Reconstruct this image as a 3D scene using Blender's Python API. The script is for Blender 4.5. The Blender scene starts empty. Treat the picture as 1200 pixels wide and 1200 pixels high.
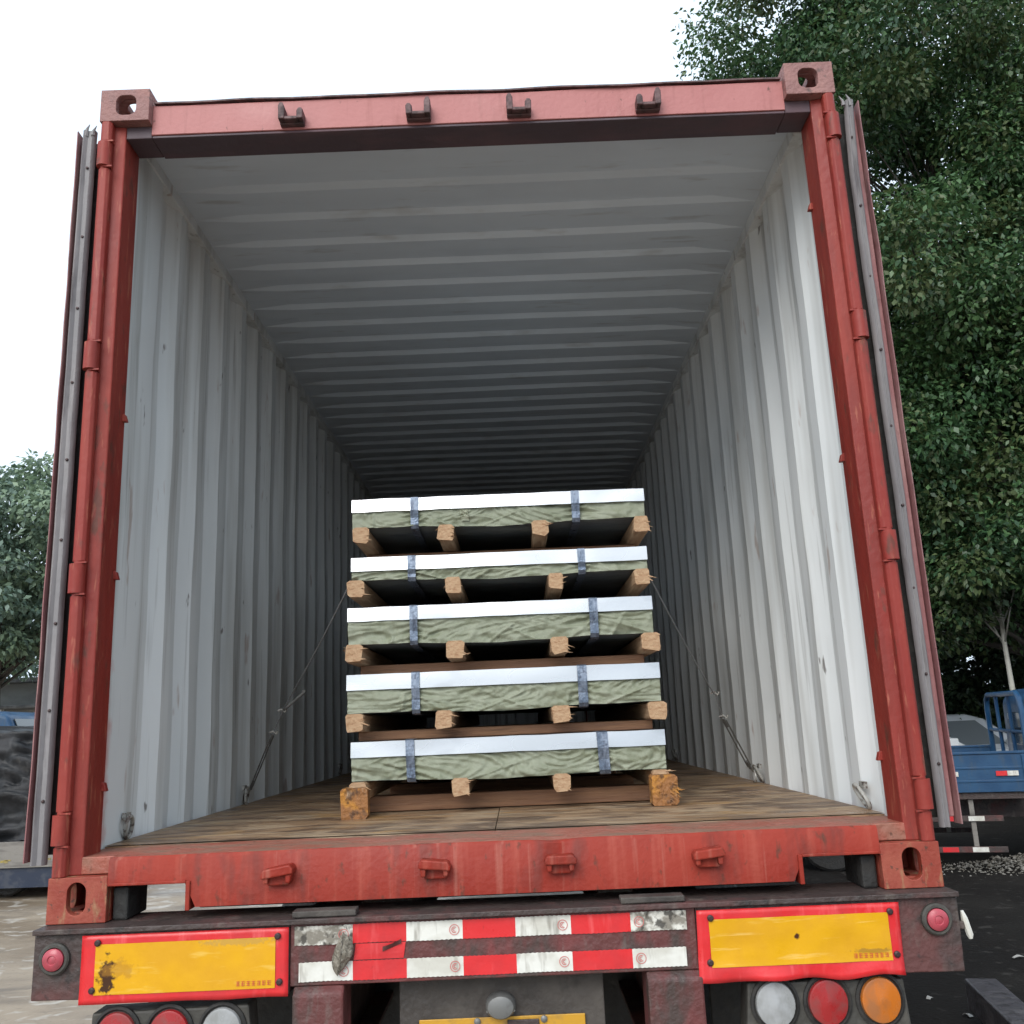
import bpy, bmesh, math, random
import numpy as np
from mathutils import Vector, Matrix, noise as mnoise
random.seed(7)
SC = bpy.context.scene
COL = SC.collection
RAD = math.radians

# ------------------------------------------------------------------ camera
cam_d = bpy.data.cameras.new('camera')
cam = bpy.data.objects.new('camera', cam_d)
COL.objects.link(cam)
c_right = Vector((0.99914, 0.00613, -0.04096))
c_down = Vector((-0.04132, 0.22312, -0.97391))
c_fwd = Vector((0.00316, 0.97477, 0.22318))
c_fwd.normalize()
c_right = (c_right - c_fwd * c_right.dot(c_fwd)).normalized()
c_down = c_fwd.cross(c_right).normalized()
mw = Matrix((c_right, -c_down, -c_fwd)).transposed().to_4x4()
mw.translation = Vector((0.08063, -2.66421, 0.48213))
cam.matrix_world = mw
cam_d.sensor_width = 36.0
cam_d.lens = 36.0 * 1077.03 / 1200.0
cam_d.clip_start = 0.05
cam_d.clip_end = 2000.0
SC.camera = cam

# ------------------------------------------------------------------ light
SUN_EL, SUN_AZ = 38.0, 200.0      # sun behind the camera, to its left (azimuth from +Y, clockwise)
world = bpy.data.worlds.new('World')
SC.world = world
world.use_nodes = True
wn = world.node_tree.nodes
wl = world.node_tree.links
wn.clear()
w_out = wn.new('ShaderNodeOutputWorld')
w_bg = wn.new('ShaderNodeBackground')
w_sky = wn.new('ShaderNodeTexSky')
w_sky.sky_type = 'NISHITA'
w_sky.sun_disc = False
w_sky.sun_elevation = RAD(SUN_EL)
w_sky.sun_rotation = RAD(SUN_AZ)
w_sky.dust_density = 6.0
w_sky.air_density = 1.0
w_hsv = wn.new('ShaderNodeHueSaturation')
w_hsv.inputs['Saturation'].default_value = 0.12
w_mix = wn.new('ShaderNodeMixRGB')           # an even cloud layer over the clear sky
w_mix.inputs['Fac'].default_value = 0.8
w_mix.inputs['Color2'].default_value = (8.0, 9.5, 11.0, 1)
w_bg.inputs['Strength'].default_value = 0.1
wl.new(w_sky.outputs[0], w_hsv.inputs['Color'])
wl.new(w_hsv.outputs[0], w_mix.inputs['Color1'])
wl.new(w_mix.outputs[0], w_bg.inputs['Color'])
wl.new(w_bg.outputs[0], w_out.inputs['Surface'])

sun_d = bpy.data.lights.new('sun', 'SUN')
sun_d.energy = 1.5
sun_d.angle = RAD(40)
sun_d.color = (1.0, 0.96, 0.9)
sun = bpy.data.objects.new('sun', sun_d)
COL.objects.link(sun)
az, el = RAD(SUN_AZ), RAD(SUN_EL)
s_dir = Vector((math.sin(az) * math.cos(el), math.cos(az) * math.cos(el), math.sin(el)))
sun.rotation_euler = s_dir.to_track_quat('Z', 'Y').to_euler()

SC.view_settings.view_transform = 'Standard'
SC.view_settings.look = 'None'
SC.view_settings.exposure = 0.62
SC.view_settings.gamma = 1.0
SC.view_settings.use_curve_mapping = False
SC.render.engine = 'CYCLES'
SC.cycles.max_bounces = 6
SC.cycles.diffuse_bounces = 3
SC.cycles.glossy_bounces = 2
SC.cycles.transmission_bounces = 6
SC.cycles.use_denoising = True
SC.cycles.use_adaptive_sampling = True
SC.cycles.adaptive_threshold = 0.02

# ------------------------------------------------------------------ materials
def mat(name, base, layers=(), rough=0.6, metallic=0.0, bump=0.0, bump_scale=40.0, rough_var=0.15,
        spec=0.5, coords='Object', translucent=0.0, weave=None, wood=None, alpha=None):
    """base colour plus layers: dict(c, s (vec scale), lo, hi, f, d detail, dist)."""
    m = bpy.data.materials.new(name)
    m.use_nodes = True
    nt = m.node_tree
    N, L = nt.nodes, nt.links
    N.clear()
    out = N.new('ShaderNodeOutputMaterial')
    b = N.new('ShaderNodeBsdfPrincipled')
    tc = N.new('ShaderNodeTexCoord')
    first = None
    prev = N.new('ShaderNodeRGB')
    prev.outputs[0].default_value = (*base, 1)
    col = prev.outputs[0]
    for la in layers:
        mp = N.new('ShaderNodeMapping')
        mp.inputs['Scale'].default_value = la.get('s', (5, 5, 5))
        mp.inputs['Location'].default_value = la.get('o', (0, 0, 0))
        L.new(tc.outputs[coords], mp.inputs['Vector'])
        if 'at' in la:      # a stain with a place of its own
            vm = N.new('ShaderNodeVectorMath'); vm.operation = 'SUBTRACT'
            vm.inputs[1].default_value = la['at']
            L.new(tc.outputs[coords], vm.inputs[0])
            vs = N.new('ShaderNodeVectorMath'); vs.operation = 'MULTIPLY'
            vs.inputs[1].default_value = la['s']
            L.new(vm.outputs[0], vs.inputs[0])
            ln = N.new('ShaderNodeVectorMath'); ln.operation = 'LENGTH'
            L.new(vs.outputs[0], ln.inputs[0])
            nz = N.new('ShaderNodeTexNoise'); nz.inputs['Scale'].default_value = la.get('ns', 60)
            nz.inputs['Detail'].default_value = 6
            L.new(tc.outputs[coords], nz.inputs['Vector'])
            mth = N.new('ShaderNodeMath'); mth.operation = 'MULTIPLY_ADD'
            mth.inputs[1].default_value = la.get('na', 2.0)
            mth.inputs[2].default_value = -0.5 * la.get('na', 2.0)
            L.new(nz.outputs['Fac'], mth.inputs[0])
            ad = N.new('ShaderNodeMath'); ad.operation = 'ADD'
            L.new(ln.outputs['Value'], ad.inputs[0]); L.new(mth.outputs[0], ad.inputs[1])
            src = ad.outputs[0]
            lo, hi = 1.0, 0.6
            mr = N.new('ShaderNodeMapRange')
            mr.inputs['From Min'].default_value = 0.6
            mr.inputs['From Max'].default_value = 1.0
            mr.inputs['To Min'].default_value = la.get('f', 1.0)
            mr.inputs['To Max'].default_value = 0.0
            L.new(src, mr.inputs['Value'])
        else:
            nz = N.new('ShaderNodeTexNoise')
            nz.inputs['Scale'].default_value = 1.0
            nz.inputs['Detail'].default_value = la.get('d', 3)
            nz.inputs['Roughness'].default_value = la.get('r', 0.6)
            nz.inputs['Distortion'].default_value = la.get('dist', 0.0)
            L.new(mp.outputs[0], nz.inputs['Vector'])
            if first is None: first = nz
            mr = N.new('ShaderNodeMapRange')
            mr.inputs['From Min'].default_value = la.get('lo', 0.4)
            mr.inputs['From Max'].default_value = la.get('hi', 0.7)
            mr.inputs['To Min'].default_value = 0.0
            mr.inputs['To Max'].default_value = la.get('f', 1.0)
            L.new(nz.outputs['Fac'], mr.inputs['Value'])
        mx = N.new('ShaderNodeMixRGB')
        L.new(mr.outputs[0], mx.inputs['Fac'])
        L.new(col, mx.inputs['Color1'])
        mx.inputs['Color2'].default_value = (*la['c'], 1)
        col = mx.outputs[0]
    L.new(col, b.inputs['Base Color'])
    b.inputs['Metallic'].default_value = metallic
    b.inputs['Specular IOR Level'].default_value = spec
    b.inputs['Roughness'].default_value = rough
    rr = N.new('ShaderNodeMapRange')
    rr.inputs['From Min'].default_value = 0.3
    rr.inputs['From Max'].default_value = 0.7
    rr.inputs['To Min'].default_value = max(0.02, rough - rough_var)
    rr.inputs['To Max'].default_value = min(1.0, rough + rough_var)
    if first is not None and rough_var > 0:
        L.new(first.outputs['Fac'], rr.inputs['Value'])
        L.new(rr.outputs[0], b.inputs['Roughness'])
    if bump > 0:
        bn = N.new('ShaderNodeTexNoise')
        bn.inputs['Scale'].default_value = bump_scale
        bn.inputs['Detail'].default_value = 3
        bm_ = N.new('ShaderNodeBump')
        bm_.inputs['Strength'].default_value = bump
        bm_.inputs['Distance'].default_value = 0.02
        if wood:
            mp2 = N.new('ShaderNodeMapping'); mp2.inputs['Scale'].default_value = wood
            L.new(tc.outputs[coords], mp2.inputs['Vector']); L.new(mp2.outputs[0], bn.inputs['Vector'])
            bn.inputs['Scale'].default_value = 1.0
        else:
            L.new(tc.outputs[coords], bn.inputs['Vector'])
        L.new(bn.outputs['Fac'], bm_.inputs['Height'])
        last = bm_
        if weave:
            w1 = N.new('ShaderNodeTexWave'); w1.inputs['Scale'].default_value = weave; w1.bands_direction = 'X'
            w2 = N.new('ShaderNodeTexWave'); w2.inputs['Scale'].default_value = weave; w2.bands_direction = 'Z'
            for w in (w1, w2): L.new(tc.outputs[coords], w.inputs['Vector'])
            ad = N.new('ShaderNodeMath'); ad.operation = 'ADD'
            L.new(w1.outputs['Fac'], ad.inputs[0]); L.new(w2.outputs['Fac'], ad.inputs[1])
            b2 = N.new('ShaderNodeBump'); b2.inputs['Strength'].default_value = 0.25; b2.inputs['Distance'].default_value = 0.003
            L.new(ad.outputs[0], b2.inputs['Height']); L.new(bm_.outputs[0], b2.inputs['Normal'])
            last = b2
        L.new(last.outputs[0], b.inputs['Normal'])
    if translucent > 0:
        tr = N.new('ShaderNodeBsdfTranslucent')
        L.new(col, tr.inputs['Color'])
        ms = N.new('ShaderNodeMixShader')
        ms.inputs['Fac'].default_value = translucent
        L.new(b.outputs[0], ms.inputs[1]); L.new(tr.outputs[0], ms.inputs[2])
        L.new(ms.outputs[0], out.inputs['Surface'])
    else:
        L.new(b.outputs[0], out.inputs['Surface'])
    return m

RUST = (0.07, 0.03, 0.018)
M = {}
M['red'] = mat('container_red_paint', (0.235, 0.022, 0.012), [
    dict(c=(0.28, 0.034, 0.020), s=(3, 3, 3), lo=0.42, hi=0.62, f=0.8),
    dict(c=(0.33, 0.065, 0.042), s=(26, 26, 1.6), lo=0.52, hi=0.70, f=0.6),
    dict(c=(0.15, 0.026, 0.018), s=(14, 14, 4), lo=0.53, hi=0.68, f=0.75),
    dict(c=(0.36, 0.13, 0.095), s=(34, 34, 1.1), lo=0.59, hi=0.72, f=0.5, o=(3, 1, 4)),
    dict(c=RUST, s=(30, 30, 17), lo=0.615, hi=0.72, f=0.8)], rough=0.55, spec=0.25, bump=0.12, bump_scale=60)
M['red_post'] = mat('container_red_post_paint', (0.225, 0.027, 0.020), [
    dict(c=(0.275, 0.045, 0.032), s=(5, 5, 1.2), lo=0.42, hi=0.62, f=0.8),
    dict(c=(0.17, 0.026, 0.020), s=(16, 16, 1.5), lo=0.50, hi=0.68, f=0.7),
    dict(c=(0.42, 0.15, 0.09), s=(60, 60, 9), lo=0.60, hi=0.70, f=0.5),
    dict(c=(0.09, 0.04, 0.028), s=(22, 22, 8), lo=0.60, hi=0.70, f=0.75)], rough=0.5, spec=0.3, bump=0.10, bump_scale=40)
M['red_glare_pale'] = mat('container_glare_pale_header_paint', (0.37, 0.125, 0.118), [  # header red paled by sky glare put into the colour; rust is real
    dict(c=(0.42, 0.17, 0.16), s=(3, 3, 3), lo=0.4, hi=0.62, f=0.8),
    dict(c=(0.26, 0.08, 0.07), s=(22, 22, 2), lo=0.56, hi=0.72, f=0.55),
    dict(c=RUST, s=(34, 34, 24), lo=0.67, hi=0.74, f=0.8)], rough=0.6, bump=0.1, bump_scale=60)
M['casting'] = mat('worn_casting_paint', (0.24, 0.036, 0.020), [
    dict(c=(0.31, 0.075, 0.045), s=(12, 12, 9), lo=0.45, hi=0.62, f=0.7),
    dict(c=(0.30, 0.20, 0.10), s=(26, 26, 7), lo=0.55, hi=0.66, f=0.8),
    dict(c=RUST, s=(46, 46, 46), lo=0.60, hi=0.70, f=0.9)], rough=0.62, bump=0.13, bump_scale=90)
M['casting_top'] = mat('brownish_casting_paint', (0.23, 0.105, 0.095), [  # top castings, browner and less saturated than the bottom ones
    dict(c=(0.33, 0.17, 0.15), s=(12, 12, 9), lo=0.45, hi=0.62, f=0.7),
    dict(c=(0.07, 0.05, 0.045), s=(24, 24, 24), lo=0.58, hi=0.70, f=0.8)], rough=0.65, bump=0.3, bump_scale=70)
M['soffit'] = mat('dark_soffit_paint', (0.075, 0.050, 0.060), [dict(c=(0.12, 0.07, 0.08), s=(4, 12, 4), lo=0.45, hi=0.65, f=0.8)], rough=0.7, bump=0.1)  # header underside and gussets, darker than the red around them
M['bundle_underside'] = mat('dark_blue_grey_underside', (0.10, 0.115, 0.125), [dict(c=(0.16, 0.175, 0.16), s=(4, 8, 4), lo=0.45, hi=0.65, f=0.8)], rough=0.4, bump=0.3, bump_scale=12)  # underside of the bundles, darker and bluer than the olive wrap
M['sill_top'] = mat('worn_sill_paint', (0.30, 0.085, 0.055), [
    dict(c=(0.20, 0.13, 0.09), s=(6, 12, 6), lo=0.42, hi=0.6, f=0.8),
    dict(c=(0.38, 0.15, 0.11), s=(20, 40, 20), lo=0.5, hi=0.7, f=0.6),
    dict(c=RUST, s=(40, 40, 40), lo=0.63, hi=0.72, f=0.8)], rough=0.6, bump=0.3, bump_scale=50)
M['wall'] = mat('container_white_wall_paint', (0.74, 0.76, 0.76), [
    dict(c=(0.64, 0.665, 0.67), s=(2, 2, 0.8), lo=0.4, hi=0.65, f=0.8),
    dict(c=(0.42, 0.42, 0.40), s=(9, 9, 0.5), lo=0.50, hi=0.68, f=0.65),
    dict(c=(0.22, 0.21, 0.195), s=(40, 20, 0.9), lo=0.60, hi=0.72, f=0.5),
    dict(c=(0.30, 0.17, 0.12), s=(15, 15, 3), lo=0.66, hi=0.72, f=0.5, o=(5, 2, 1)),
    dict(c=(0.10, 0.08, 0.07), s=(26, 13, 5), lo=0.70, hi=0.74, f=0.8),
    dict(c=(0.55, 0.24, 0.22), at=(1.17, 0.165, 0.42), s=(0.5, 12, 2.6), ns=14, na=1.2, f=0.75),
    dict(c=(0.55, 0.26, 0.25), at=(-1.17, 0.165, 0.40), s=(0.5, 13, 2.8), ns=14, na=1.2, f=0.7)], rough=0.5, bump=0.10, bump_scale=7)
M['ceiling'] = mat('container_ceiling_paint', (0.63, 0.69, 0.75), [
    dict(c=(0.55, 0.605, 0.66), s=(1.2, 2.5, 2), lo=0.4, hi=0.65, f=0.8),
    dict(c=(0.34, 0.33, 0.31), s=(3, 14, 5), lo=0.6, hi=0.75, f=0.5)], rough=0.5, bump=0.05, bump_scale=9)
M['plywood'] = mat('worn_plywood_floor', (0.27, 0.165, 0.092), [
    dict(c=(0.37, 0.275, 0.18), s=(2.0, 7, 4), lo=0.46, hi=0.60, f=0.85, dist=1.2),
    dict(c=(0.085, 0.05, 0.032), s=(2.6, 5, 4), lo=0.46, hi=0.60, f=0.85, dist=1.8),
    dict(c=(0.40, 0.22, 0.07), s=(3.2, 5, 4), lo=0.58, hi=0.70, f=0.55, dist=0.6, o=(7, 3, 0)),
    dict(c=(0.44, 0.36, 0.26), s=(4, 45, 8), lo=0.56, hi=0.68, f=0.6),
    dict(c=(0.08, 0.05, 0.035), s=(6, 40, 8), lo=0.61, hi=0.68, f=0.7)], rough=0.5, bump=0.6, wood=(9, 70, 20), rough_var=0.3)
M['gasket'] = mat('grey_door_rubber', (0.19, 0.18, 0.185), [
    dict(c=(0.30, 0.28, 0.28), s=(20, 20, 1.5), lo=0.45, hi=0.65, f=0.7),
    dict(c=(0.09, 0.08, 0.085), s=(30, 30, 4), lo=0.55, hi=0.7, f=0.7)], rough=0.7, bump=0.1)
M['door_edge'] = mat('dusty_door_edge_paint', (0.24, 0.10, 0.10), [
    dict(c=(0.34, 0.20, 0.19), s=(24, 24, 2), lo=0.45, hi=0.65, f=0.75),
    dict(c=(0.10, 0.05, 0.05), s=(30, 30, 6), lo=0.58, hi=0.7, f=0.7)], rough=0.65, bump=0.15)
M['keeper'] = mat('dark_keeper_steel', (0.10, 0.045, 0.045), [
    dict(c=(0.04, 0.025, 0.025), s=(30, 30, 30), lo=0.45, hi=0.62, f=0.8)], rough=0.6, bump=0.2)
M['steel_dark'] = mat('dark_grimy_chassis_steel', (0.050, 0.034, 0.031), [
    dict(c=(0.11, 0.035, 0.032), s=(5, 5, 5), lo=0.5, hi=0.66, f=0.8),
    dict(c=(0.12, 0.10, 0.085), s=(16, 16, 7), lo=0.55, hi=0.72, f=0.6),
    dict(c=(0.018, 0.015, 0.014), s=(26, 26, 20), lo=0.56, hi=0.68, f=0.8)], rough=0.6, bump=0.3, bump_scale=60)
M['steel_red'] = mat('dull_red_chassis_paint', (0.105, 0.030, 0.028), [
    dict(c=(0.17, 0.035, 0.035), s=(7, 7, 4), lo=0.48, hi=0.62, f=0.8),
    dict(c=(0.045, 0.035, 0.03), s=(12, 12, 5), lo=0.5, hi=0.66, f=0.85),
    dict(c=(0.16, 0.14, 0.125), s=(22, 22, 6), lo=0.6, hi=0.74, f=0.5)], rough=0.6, bump=0.25, bump_scale=60)
M['grime_panel'] = mat('grimy_grey_plate_panel', (0.048, 0.040, 0.035), [
    dict(c=(0.095, 0.083, 0.072), s=(8, 8, 5), lo=0.45, hi=0.66, f=0.8),
    dict(c=(0.03, 0.025, 0.022), s=(14, 14, 14), lo=0.52, hi=0.68, f=0.8)], rough=0.7, bump=0.3)
M['black'] = mat('black_grease_rubber', (0.018, 0.017, 0.016), [
    dict(c=(0.05, 0.045, 0.04), s=(12, 12, 12), lo=0.5, hi=0.7, f=0.7)], rough=0.75, bump=0.3)
M['tape_red'] = mat('red_reflective_film', (0.60, 0.022, 0.026), [
    dict(c=(0.46, 0.02, 0.024), s=(9, 9, 9), lo=0.45, hi=0.65, f=0.7),
    dict(c=(0.80, 0.16, 0.16), s=(30, 30, 5), lo=0.58, hi=0.76, f=0.5),
    dict(c=(0.10, 0.02, 0.02), s=(26, 26, 14), lo=0.68, hi=0.76, f=0.8)], rough=0.38, bump=0.1, bump_scale=25)
M['tape_white'] = mat('white_reflective_film', (0.66, 0.65, 0.60), [
    dict(c=(0.48, 0.46, 0.40), s=(10, 10, 10), lo=0.45, hi=0.62, f=0.8),
    dict(c=(0.22, 0.20, 0.165), s=(34, 34, 7), lo=0.56, hi=0.70, f=0.7)], rough=0.4, bump=0.1, bump_scale=25)
M['tape_dirty'] = mat('grimy_white_reflective_film', (0.60, 0.58, 0.52), [
    dict(c=(0.16, 0.14, 0.11), s=(22, 22, 30), lo=0.42, hi=0.56, f=0.9),
    dict(c=(0.04, 0.035, 0.028), s=(40, 40, 34), lo=0.52, hi=0.62, f=0.9)], rough=0.5, bump=0.3, bump_scale=25)
M['yellow_scuffed'] = mat('scuffed_yellow_reflective_film', (0.64, 0.33, 0.008), [
    dict(c=(0.56, 0.27, 0.008), s=(8, 8, 8), lo=0.42, hi=0.65, f=0.7),
    dict(c=(0.72, 0.50, 0.12), s=(8, 8, 50), lo=0.6, hi=0.74, f=0.5),
    dict(c=(0.05, 0.02, 0.008), at=(-1.022, -0.05, 1.3 - 0.125), s=(42, 0, 20), ns=70, na=2.6),
    dict(c=(0.35, 0.16, 0.02), at=(-0.99, -0.05, 1.3 - 0.108), s=(22, 0, 40), ns=60, na=2.2, f=0.5),
    dict(c=(0.45, 0.26, 0.05), at=(-0.68, -0.05, 1.3 - 0.050), s=(9, 0, 90), ns=90, na=2.4, f=0.8)], rough=0.4, spec=0.3, bump=0.08, bump_scale=20)
M['yellow'] = mat('creased_yellow_reflective_film', (0.62, 0.32, 0.008), [
    dict(c=(0.54, 0.26, 0.008), s=(8, 8, 8), lo=0.42, hi=0.65, f=0.7),
    dict(c=(0.82, 0.60, 0.22), s=(5, 5, 60), lo=0.6, hi=0.74, f=0.5),
    dict(c=(0.06, 0.02, 0.01), at=(0.792, -0.05, 1.3 - 0.096), s=(120, 0, 110), ns=90, na=1.0),
    dict(c=(0.30, 0.16, 0.02), at=(0.985, -0.05, 1.3 - 0.138), s=(16, 0, 140), ns=80, na=2.0, f=0.8)], rough=0.4, spec=0.3, bump=0.08, bump_scale=20)
M['ink_red'] = mat('red_printing_ink', (0.50, 0.07, 0.03), [], rough=0.5)
M['ink_pink'] = mat('worn_red_printing_ink', (0.52, 0.13, 0.12), [], rough=0.5)
M['bolt'] = mat('dark_bolt_steel', (0.06, 0.04, 0.04), [], rough=0.5, metallic=0.6)
M['lens_red'] = mat('red_lamp_lens', (0.30, 0.016, 0.018), [dict(c=(0.17, 0.05, 0.045), s=(18, 18, 14), lo=0.46, hi=0.66, f=0.8)], rough=0.28)
M['lens_pink'] = mat('faded_red_lamp_lens', (0.38, 0.055, 0.075), [dict(c=(0.26, 0.05, 0.06), s=(40, 40, 40), lo=0.5, hi=0.7, f=0.7)], rough=0.35)
M['lens_orange'] = mat('orange_lamp_lens', (0.46, 0.13, 0.016), [dict(c=(0.28, 0.11, 0.04), s=(18, 18, 14), lo=0.46, hi=0.66, f=0.8)], rough=0.28)
M['lens_white'] = mat('clear_lamp_lens', (0.33, 0.335, 0.34), [dict(c=(0.20, 0.20, 0.19), s=(18, 18, 14), lo=0.42, hi=0.66, f=0.8)], rough=0.22)
M['lamp_body'] = mat('black_lamp_housing', (0.045, 0.042, 0.036), [dict(c=(0.11, 0.10, 0.085), s=(14, 14, 14), lo=0.5, hi=0.7, f=0.6)], rough=0.6, bump=0.2)
M['plate_yellow'] = mat('yellow_number_plate', (0.52, 0.27, 0.02), [dict(c=(0.20, 0.13, 0.05), s=(14, 14, 14), lo=0.45, hi=0.66, f=0.8)], rough=0.5)
M['grey_metal'] = mat('dull_grey_metal', (0.165, 0.165, 0.16), [dict(c=(0.08, 0.077, 0.073), s=(20, 20, 20), lo=0.5, hi=0.68, f=0.8)], rough=0.5, metallic=0.3)
M['sheet'] = mat('galvanised_edge_sheet', (0.50, 0.51, 0.525), [
    dict(c=(0.43, 0.45, 0.47), s=(3, 3, 6), lo=0.42, hi=0.65, f=0.8, d=1),
    dict(c=(0.27, 0.28, 0.30), s=(5, 2, 9), lo=0.58, hi=0.74, f=0.6, d=1)], rough=0.26, rough_var=0.08, metallic=0.8, bump=0.03, bump_scale=6)
M['wrap'] = mat('olive_woven_wrap', (0.205, 0.225, 0.155), [
    dict(c=(0.29, 0.31, 0.235), s=(5, 5, 9), lo=0.45, hi=0.65, f=0.8),
    dict(c=(0.18, 0.20, 0.12), s=(9, 9, 14), lo=0.52, hi=0.7, f=0.6)], rough=0.42, bump=0.35, bump_scale=26, weave=95)
M['strap'] = mat('blued_steel_strap', (0.11, 0.14, 0.19), [
    dict(c=(0.22, 0.26, 0.33), s=(40, 40, 18), lo=0.45, hi=0.62, f=0.8),
    dict(c=(0.05, 0.06, 0.09), s=(60, 60, 30), lo=0.55, hi=0.66, f=0.7)], rough=0.36, metallic=0.55, bump=0.15, bump_scale=120)
M['pine'] = mat('raw_pine_timber', (0.37, 0.225, 0.125), [
    dict(c=(0.45, 0.31, 0.19), s=(50, 4, 110), lo=0.42, hi=0.62, f=0.8),
    dict(c=(0.24, 0.115, 0.05), s=(40, 5, 120), lo=0.54, hi=0.66, f=0.6)], rough=0.75, bump=0.25, wood=(90, 12, 90))
M['plank'] = mat('brown_cross_timber', (0.215, 0.105, 0.055), [
    dict(c=(0.30, 0.16, 0.085), s=(3, 30, 40), lo=0.45, hi=0.63, f=0.8),
    dict(c=(0.09, 0.045, 0.028), s=(4, 30, 50), lo=0.55, hi=0.7, f=0.7)], rough=0.75, bump=0.4, wood=(8, 80, 80))
M['stained'] = mat('stained_timber_bearer', (0.27, 0.115, 0.035), [
    dict(c=(0.45, 0.20, 0.035), s=(16, 16, 16), lo=0.5, hi=0.62, f=0.8),
    dict(c=(0.07, 0.035, 0.02), s=(26, 26, 18), lo=0.5, hi=0.62, f=0.85),
    dict(c=(0.42, 0.30, 0.20), s=(40, 40, 14), lo=0.6, hi=0.72, f=0.6)], rough=0.75, bump=0.6, bump_scale=60)
M['wire'] = mat('grey_lashing_wire', (0.26, 0.27, 0.28), [], rough=0.4, metallic=0.6)
M['ring'] = mat('worn_lashing_ring', (0.42, 0.41, 0.38), [dict(c=(0.08, 0.05, 0.04), s=(40, 40, 40), lo=0.48, hi=0.6, f=0.9)], rough=0.5, metallic=0.3)

GZ = -1.3      # ground level below the container's underside

# ------------------------------------------------------------------ mesh helpers
class MB:
    def __init__(self):
        self.v = []; self.f = []; self.mi = []
    def add(self, vs, fs, mi=0):
        o = len(self.v)
        self.v += [tuple(p) for p in vs]
        for q in fs:
            self.f.append(tuple(i + o for i in q)); self.mi.append(mi)
    def box(self, x0, x1, y0, y1, z0, z1, mi=0):
        v = [(x0, y0, z0), (x1, y0, z0), (x1, y1, z0), (x0, y1, z0), (x0, y0, z1), (x1, y0, z1), (x1, y1, z1), (x0, y1, z1)]
        self.add(v, [(0, 3, 2, 1), (4, 5, 6, 7), (0, 1, 5, 4), (1, 2, 6, 5), (2, 3, 7, 6), (3, 0, 4, 7)], mi)
    def prism(self, poly, axis, a, b, mi=0):
        """poly in the two other axes (in x,y,z order), extruded on axis from a to b."""
        def P(u, w, t):
            return (t, u, w) if axis == 'x' else (u, t, w) if axis == 'y' else (u, w, t)
        n = len(poly)
        v = [P(u, w, a) for u, w in poly] + [P(u, w, b) for u, w in poly]
        f = [tuple(range(n)), tuple(range(2 * n - 1, n - 1, -1))]
        f += [(i, i + n, (i + 1) % n + n, (i + 1) % n) for i in range(n)]
        self.add(v, f, mi)
    def tube(self, pts, r, n=8, cap=True, mi=0):
        pts = [Vector(p) for p in pts]
        rs = r if isinstance(r, (list, tuple)) else [r] * len(pts)
        vs, fs = [], []
        ref = None
        for i, p in enumerate(pts):
            d = (pts[min(i + 1, len(pts) - 1)] - pts[max(i - 1, 0)])
            if d.length < 1e-9: d = Vector((0, 0, 1))
            d.normalize()
            if ref is None:
                ref = d.orthogonal().normalized()
            ref = (ref - d * ref.dot(d))
            if ref.length < 1e-6: ref = d.orthogonal()
            ref.normalize()
            s = d.cross(ref)
            for k in range(n):
                a = 2 * math.pi * k / n
                vs.append(p + (ref * math.cos(a) + s * math.sin(a)) * rs[i])
        for i in range(len(pts) - 1):
            for k in range(n):
                fs.append((i * n + k, i * n + (k + 1) % n, (i + 1) * n + (k + 1) % n, (i + 1) * n + k))
        if cap:
            fs.append(tuple(range(n - 1, -1, -1)))
            o = (len(pts) - 1) * n
            fs.append(tuple(range(o, o + n)))
        self.add(vs, fs, mi)
    def lathe_y(self, c, prof, n=24, sx=1.0, sz=1.0, mi=0):
        """profile (radius, y offset) spun about an axis along Y through c."""
        vs, fs = [], []
        for r, y in prof:
            for k in range(n):
                a = 2 * math.pi * k / n
                vs.append((c[0] + r * sx * math.cos(a), c[1] + y, c[2] + r * sz * math.sin(a)))
        for i in range(len(prof) - 1):
            for k in range(n):
                fs.append((i * n + k, (i + 1) * n + k, (i + 1) * n + (k + 1) % n, i * n + (k + 1) % n))
        fs.append(tuple(range(n)))
        o = (len(prof) - 1) * n
        fs.append(tuple(range(o + n - 1, o - 1, -1)))
        self.add(vs, fs, mi)
    def grid(self, nu, nv, fn, mi=0):
        vs = [fn(i / nu, j / nv) for j in range(nv + 1) for i in range(nu + 1)]
        fs = [(j * (nu + 1) + i, j * (nu + 1) + i + 1, (j + 1) * (nu + 1) + i + 1, (j + 1) * (nu + 1) + i) for j in range(nv) for i in range(nu)]
        self.add(vs, fs, mi)
    def build(self, name, material, parent=None, bevel=0.0, smooth=False, seg=2, fix=True):
        me = bpy.data.meshes.new(name)
        me.from_pydata(self.v, [], self.f)
        mats = material if isinstance(material, (list, tuple)) else [material]
        for m in mats: me.materials.append(m)
        if len(mats) > 1: me.polygons.foreach_set('material_index', self.mi)
        if fix:
            b = bmesh.new(); b.from_mesh(me)
            bmesh.ops.recalc_face_normals(b, faces=b.faces)
            b.to_mesh(me); b.free()
        if smooth:
            me.polygons.foreach_set('use_smooth', [True] * len(me.polygons))
            if smooth == 'auto' and hasattr(me, 'set_sharp_from_angle'):
                me.set_sharp_from_angle(angle=RAD(40))
        o = bpy.data.objects.new(name, me)
        COL.objects.link(o)
        if parent is not None: o.parent = parent
        if bevel > 0:
            md = o.modifiers.new('bevel', 'BEVEL')
            md.width = bevel; md.segments = seg; md.limit_method = 'ANGLE'; md.angle_limit = RAD(40)
        return o

def boxpart(name, m, parent, x0, x1, y0, y1, z0, z1, bevel=0.003):
    b = MB(); b.box(x0, x1, y0, y1, z0, z1)
    return b.build(name, m, parent, bevel)

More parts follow.
